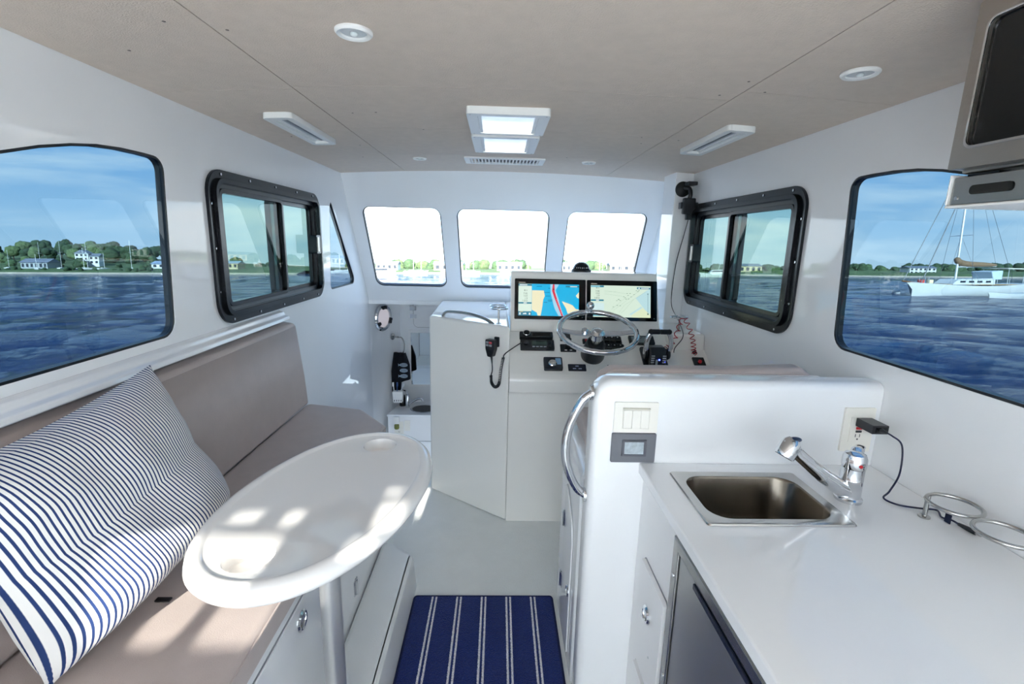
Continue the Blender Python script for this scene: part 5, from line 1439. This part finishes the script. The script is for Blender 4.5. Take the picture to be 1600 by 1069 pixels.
for k, (x, w, c) in enumerate(((-62, 12, WALLW), (-28, 16, WALLT), (6, 14, WALLW), (38, 11, WALLW), (70, 15, WALLT), (88, 9, WALLW))):
    house(x, 275, 1.5, w, 8, 3.4, 1.6, c, ROOFB if k % 2 else ROOFG, ['low white boatyard hall at the left of the shore ahead', 'long tan boatyard hall on the shore ahead, left of centre', 'white hall with grey roof in the middle of the shore ahead', 'small white hall right of the middle of the shore ahead', 'long tan hall with grey roof right on the shore ahead', 'smallest white hall at the right end of the shore ahead'][k], (4, 1))

# boats
HULLW = mat('hull_white', 'c8c9c5', .3); DECKT = mat('deck_tan', 'b49a78', .7); SAILC = mat('sail_cover_tan', '7c6247', .8); MASTM = mat('mast_alloy', 'd9dad6', .35, metal=.4); RIG = mat('rigging', '5c6064', .5)
def hull_rings(L, Bm, fb, dr, n=13):
    out = []
    for i in range(n):
        t = i / (n - 1); x = -L / 2 + L * t
        w = Bm / 2 * (math.sin(PI * min(1, (t * .86 + .14))) ** .55 if t < .999 else .02)
        if t > .55: w *= max(.02, 1 - ((t - .55) / .45) ** 2.2)
        sheer = fb * (1 + .28 * (2 * t - .9) ** 2)
        out.append((x, w, sheer))
    return out
def build_hull(t, L, Bm, fb, dr, m_):
    bm = bm_new(); R_ = hull_rings(L, Bm, fb, dr); rows = []
    for k, (x, w, s) in enumerate(R_):
        xs = x + (.06 * L if k == len(R_) - 1 else 0)
        row = [(xs, -w, s), (x, -w * .97, s * .5), (x, -w * .7, -.05), (x, 0, -dr), (x, w * .7, -.05), (x, w * .97, s * .5), (xs, w, s)]
        rows.append([bm.verts.new(p) for p in row])
    for A, B in zip(rows, rows[1:]):
        for i in range(6): bm.faces.new((A[i], B[i], B[i + 1], A[i + 1]))
        bm.faces.new((A[6], B[6], B[0], A[0]))
    bm.faces.new(rows[0]); bm.faces.new(rows[-1][::-1])
    return fin(bm, 'hull', m_, t, smooth='auto')
def boat_root(name, label, group=None):
    t = bpy.data.objects.new(name, None); COL.objects.link(t); WL[t.name] = Vector((0, 0, 0)); tag(t, label, 'boat', group); return t
def sailboat():
    t = boat_root('sailboat', 'white sailing yacht with tan sail cover moored off the starboard side')
    L = 11.6
    build_hull(t, L, 3.3, 1.02, .5, HULLW)
    bm = bm_new(); slab(bm, rpoly([(-4.9, -1.2), (3.6, -.7), (5.2, -.12), (5.2, .12), (3.6, .7), (-4.9, 1.2)], .2), [], lambda u, v, w: Vector((u, v, w)), 1.12, 1.17); fin(bm, 'deck', DECKT, t)
    bm = bm_new(); slab(bm, rpoly([(-2.2, 1.15), (2.6, 1.15), (1.9, 1.62), (-2.2, 1.72)], [.05, .05, .3, .1]), [], lambda u, v, w: Vector((u, w, v)), -.85, .85); fin(bm, 'cabin_trunk', HULLW, t, bevel=.05)
    for k in range(4):
        bm = bm_new(); box(bm, (-1.7 + k * .95, -.87, 1.32), (-1.15 + k * .95, .87, 1.50)); fin(bm, 'port_light', WIN, t)
    bm = bm_new(); slab(bm, [(-2.9, 1.6), (-1.9, 1.6), (-1.6, 2.35), (-2.9, 2.45)], [], lambda u, v, w: Vector((u, w, v)), -.9, .9); fin(bm, 'dodger', mat('dodger_canvas', 'b8c6cf', .6), t, bevel=.08)
    bm = bm_new(); slab(bm, rpoly([(-5.3, 2.55), (-3.1, 2.6), (-3.1, 2.68), (-5.3, 2.63)], .03), [], lambda u, v, w: Vector((u, w, v)), -1.1, 1.1); fin(bm, 'bimini', mat('bimini_canvas', 'd8d2c2', .7), t)
    for x in (-5.1, -3.3):
        for y in (-1.05, 1.05):
            bm = bm_new(); cyl(bm, (x, y, 1.1), (x, y, 2.56), .025, 6); fin(bm, 'bimini_leg', MASTM, t)
    bm = bm_new(); tube(bm, [(1.2, 0, 1.5), (1.2, 0, 13.6)], [.10, .075], 10); fin(bm, 'mast', MASTM, t, smooth='auto')
    for z_ in (5.6, 9.4):
        bm = bm_new(); cyl(bm, (1.2, -1.0, z_), (1.2, 1.0, z_), .03, 6); fin(bm, 'spreader', MASTM, t)
    bm = bm_new(); tube(bm, [(1.2, 0, 2.75), (-3.2, 0, 2.85)], .07, 8); fin(bm, 'boom', MASTM, t)
    bm = bm_new(); tube(bm, smooth_path([(1.35, 0, 3.6), (1.05, 0, 3.2), (0, 0, 3.02), (-1.8, 0, 2.98), (-3.2, 0, 2.93)], 5), [.14, .2, .24, .26, .27, .28, .28, .28, .27, .26, .26, .25, .25, .24, .23, .22, .2, .18, .16, .13, .1], 10); fin(bm, 'sail_cover', SAILC, t, smooth=True)
    bm = bm_new(); cyl(bm, (5.2, 0, 1.25), (7.0, 0, 1.45), .07, 8); fin(bm, 'bowsprit', mat('varnished_wood', '7a5634', .4), t)
    for a, b, r_ in (((6.9, 0, 1.45), (1.25, 0, 13.4), .035), ((4.9, 0, 1.3), (1.25, 0, 10.6), .045), ((-5.6, 0, 1.2), (1.2, 0, 13.5), .016), ((1.2, -1.5, 1.1), (1.2, -1.0, 5.6), .014), ((1.2, -1.0, 5.6), (1.2, 0, 13.3), .014), ((1.2, 1.5, 1.1), (1.2, 1.0, 5.6), .014), ((1.2, 1.0, 5.6), (1.2, 0, 13.3), .014), ((-3.2, 0, 2.9), (1.15, 0, 13.2), .012), ((.3, -1.5, 1.1), (1.2, 0, 5.6), .012), ((.3, 1.5, 1.1), (1.2, 0, 5.6), .012)):
        bm = bm_new(); cyl(bm, a, b, r_, 6); fin(bm, 'stay', RIG, t)
    for side in (-1, 1):
        pr = [(x, side * w * .96, s) for x, w, s in hull_rings(L, 3.3, 1.02, .5)][1:-1]
        for p in pr[::2]:
            bm = bm_new(); cyl(bm, p, (p[0], p[1], p[2] + .62), .016, 5); fin(bm, 'stanchion', MASTM, t)
        bm = bm_new(); tube(bm, [(p[0], p[1], p[2] + .6) for p in pr], .01, 5); fin(bm, 'lifeline', RIG, t)
    bm = bm_new(); tube(bm, [(x + (.06 * L if k == 12 else 0), -w * .985 - .01, s * .86) for k, (x, w, s) in enumerate(hull_rings(L, 3.3, 1.02, .5))], .035, 6); fin(bm, 'rub_rail', mat('rail_grey', '8c8f90', .5), t)
    for k, (x, c) in enumerate(((3.4, 'c33a2e'), (2.4, 'd9c9a0'), (-.8, 'd0632c'), (-1.5, 'c33a2e'), (-2.4, '49607a'))):
        bm = bm_new(); box(bm, (x, -1.3, 1.18), (x + .45, -.95, 1.55)); fin(bm, 'deck_can', mat('can_%s' % c, c, .6), t, bevel=.05)
    return t
sb_ = sailboat(); place(sb_, 43.8, 44.2, 0, R(180 + 8))
t = boat_root('dinghy', 'small white dinghy lying alongside the sailing yacht')
build_hull(t, 3.4, 1.4, .42, .15, HULLW)
bm = bm_new(); box(bm, (-1.2, -.5, .30), (-.7, .5, .36)); fin(bm, 'thwart', DECKT, t)
place(t, 44.6, 41.2, 0, R(180 + 8))
def moored_motor(x, y, rz, label, s=1.):
    t = boat_root('motor_yacht', label)
    build_hull(t, 10, 3.2, 1.2, .4, HULLW)
    bm = bm_new(); slab(bm, rpoly([(-3.4, 1.25), (2.6, 1.25), (1.2, 2.5), (-3.2, 2.6)], .2), [], lambda u, v, w: Vector((u, w, v)), -1.2, 1.2); fin(bm, 'cabin', HULLW, t, bevel=.06)
    bm = bm_new(); slab(bm, [(-2.8, 1.8), (1.7, 1.75), (1.15, 2.3), (-2.8, 2.38)], [], lambda u, v, w: Vector((u, w, v)), -1.22, 1.22); fin(bm, 'cabin_windows', WIN, t)
    bm = bm_new(); cyl(bm, (-1, 0, 2.6), (-1.2, 0, 4.2), .05, 6); fin(bm, 'radar_mast', MASTM, t)
    place(t, x, y, 0, rz, s)
moored_motor(-34, 137, R(190), 'white motor yacht seen through the left windscreen pane')
moored_motor(76, 168, R(170), 'white motor yacht seen through the starboard sliding window')
def yard_boat(x, y, z, h, label, group, rz=0, s=1.):
    t = boat_root('moored_yacht', label, group)
    build_hull(t, 9, 2.9, 1.3, .7, HULLW)
    bm = bm_new(); box(bm, (-2, -.8, 1.3), (1.6, .8, 1.9)); fin(bm, 'cabin', HULLW, t, bevel=.15)
    bm = bm_new(); tube(bm, [(.6, 0, 1.5), (.6, 0, h)], [.13, .10], 8); fin(bm, 'mast', MASTM, t)
    bm = bm_new(); cyl(bm, (.6, -1.2, h * .6), (.6, 1.2, h * .6), .06, 6); fin(bm, 'spreader', MASTM, t)
    place(t, x, y, z, rz, s)
random.seed(5)
for k, (x, h) in enumerate(((-174, 7), (-170.5, 9), (-163, 13), (-157, 7), (-152, 13.5), (-146, 13), (-141, 10), (-137, 8), (-130, 14), (-106, 12), (-102, 11), (-98, 9))):
    yard_boat(x - 6, 176 + (k % 3) * 4, 1.2, h * 1.55, 'white yacht laid up ashore on the port side, bare mast standing', 'yachts laid up on the port shore', random.uniform(.6, 2.4), .5)
for k in range(22):
    yard_boat(random.uniform(-75, 95), random.uniform(215, 252), 0, random.uniform(9, 14), 'white yacht moored off the shore ahead', 'yachts moored ahead', random.uniform(-.6, .6), .9)
for x, y, lab, st_ in ((-61, 90.7, 'white mooring buoy with leaning pole off the port side', True), (43.5, 51.6, 'small round white mooring buoy left of the sailing yacht', False)):
    t = bpy.data.objects.new('mooring_buoy', None); COL.objects.link(t); WL[t.name] = Vector((0, 0, 0)); tag(t, lab, 'buoy')
    bm = bm_new(); sphere(bm, (0, 0, .12), .38); fin(bm, 'float', HULLW, t, smooth=True)
    if st_:
        bm = bm_new(); cyl(bm, (0, 0, .2), (-.9, 0, 1.2), .09, 8); fin(bm, 'pole', HULLW, t)
    else:
        bm = bm_new(); tube(bm, ring_pts((0, 0, .53), .1, 16), .03, 6, closed=True); fin(bm, 'eye', STEEL, t)
    place(t, x, y)
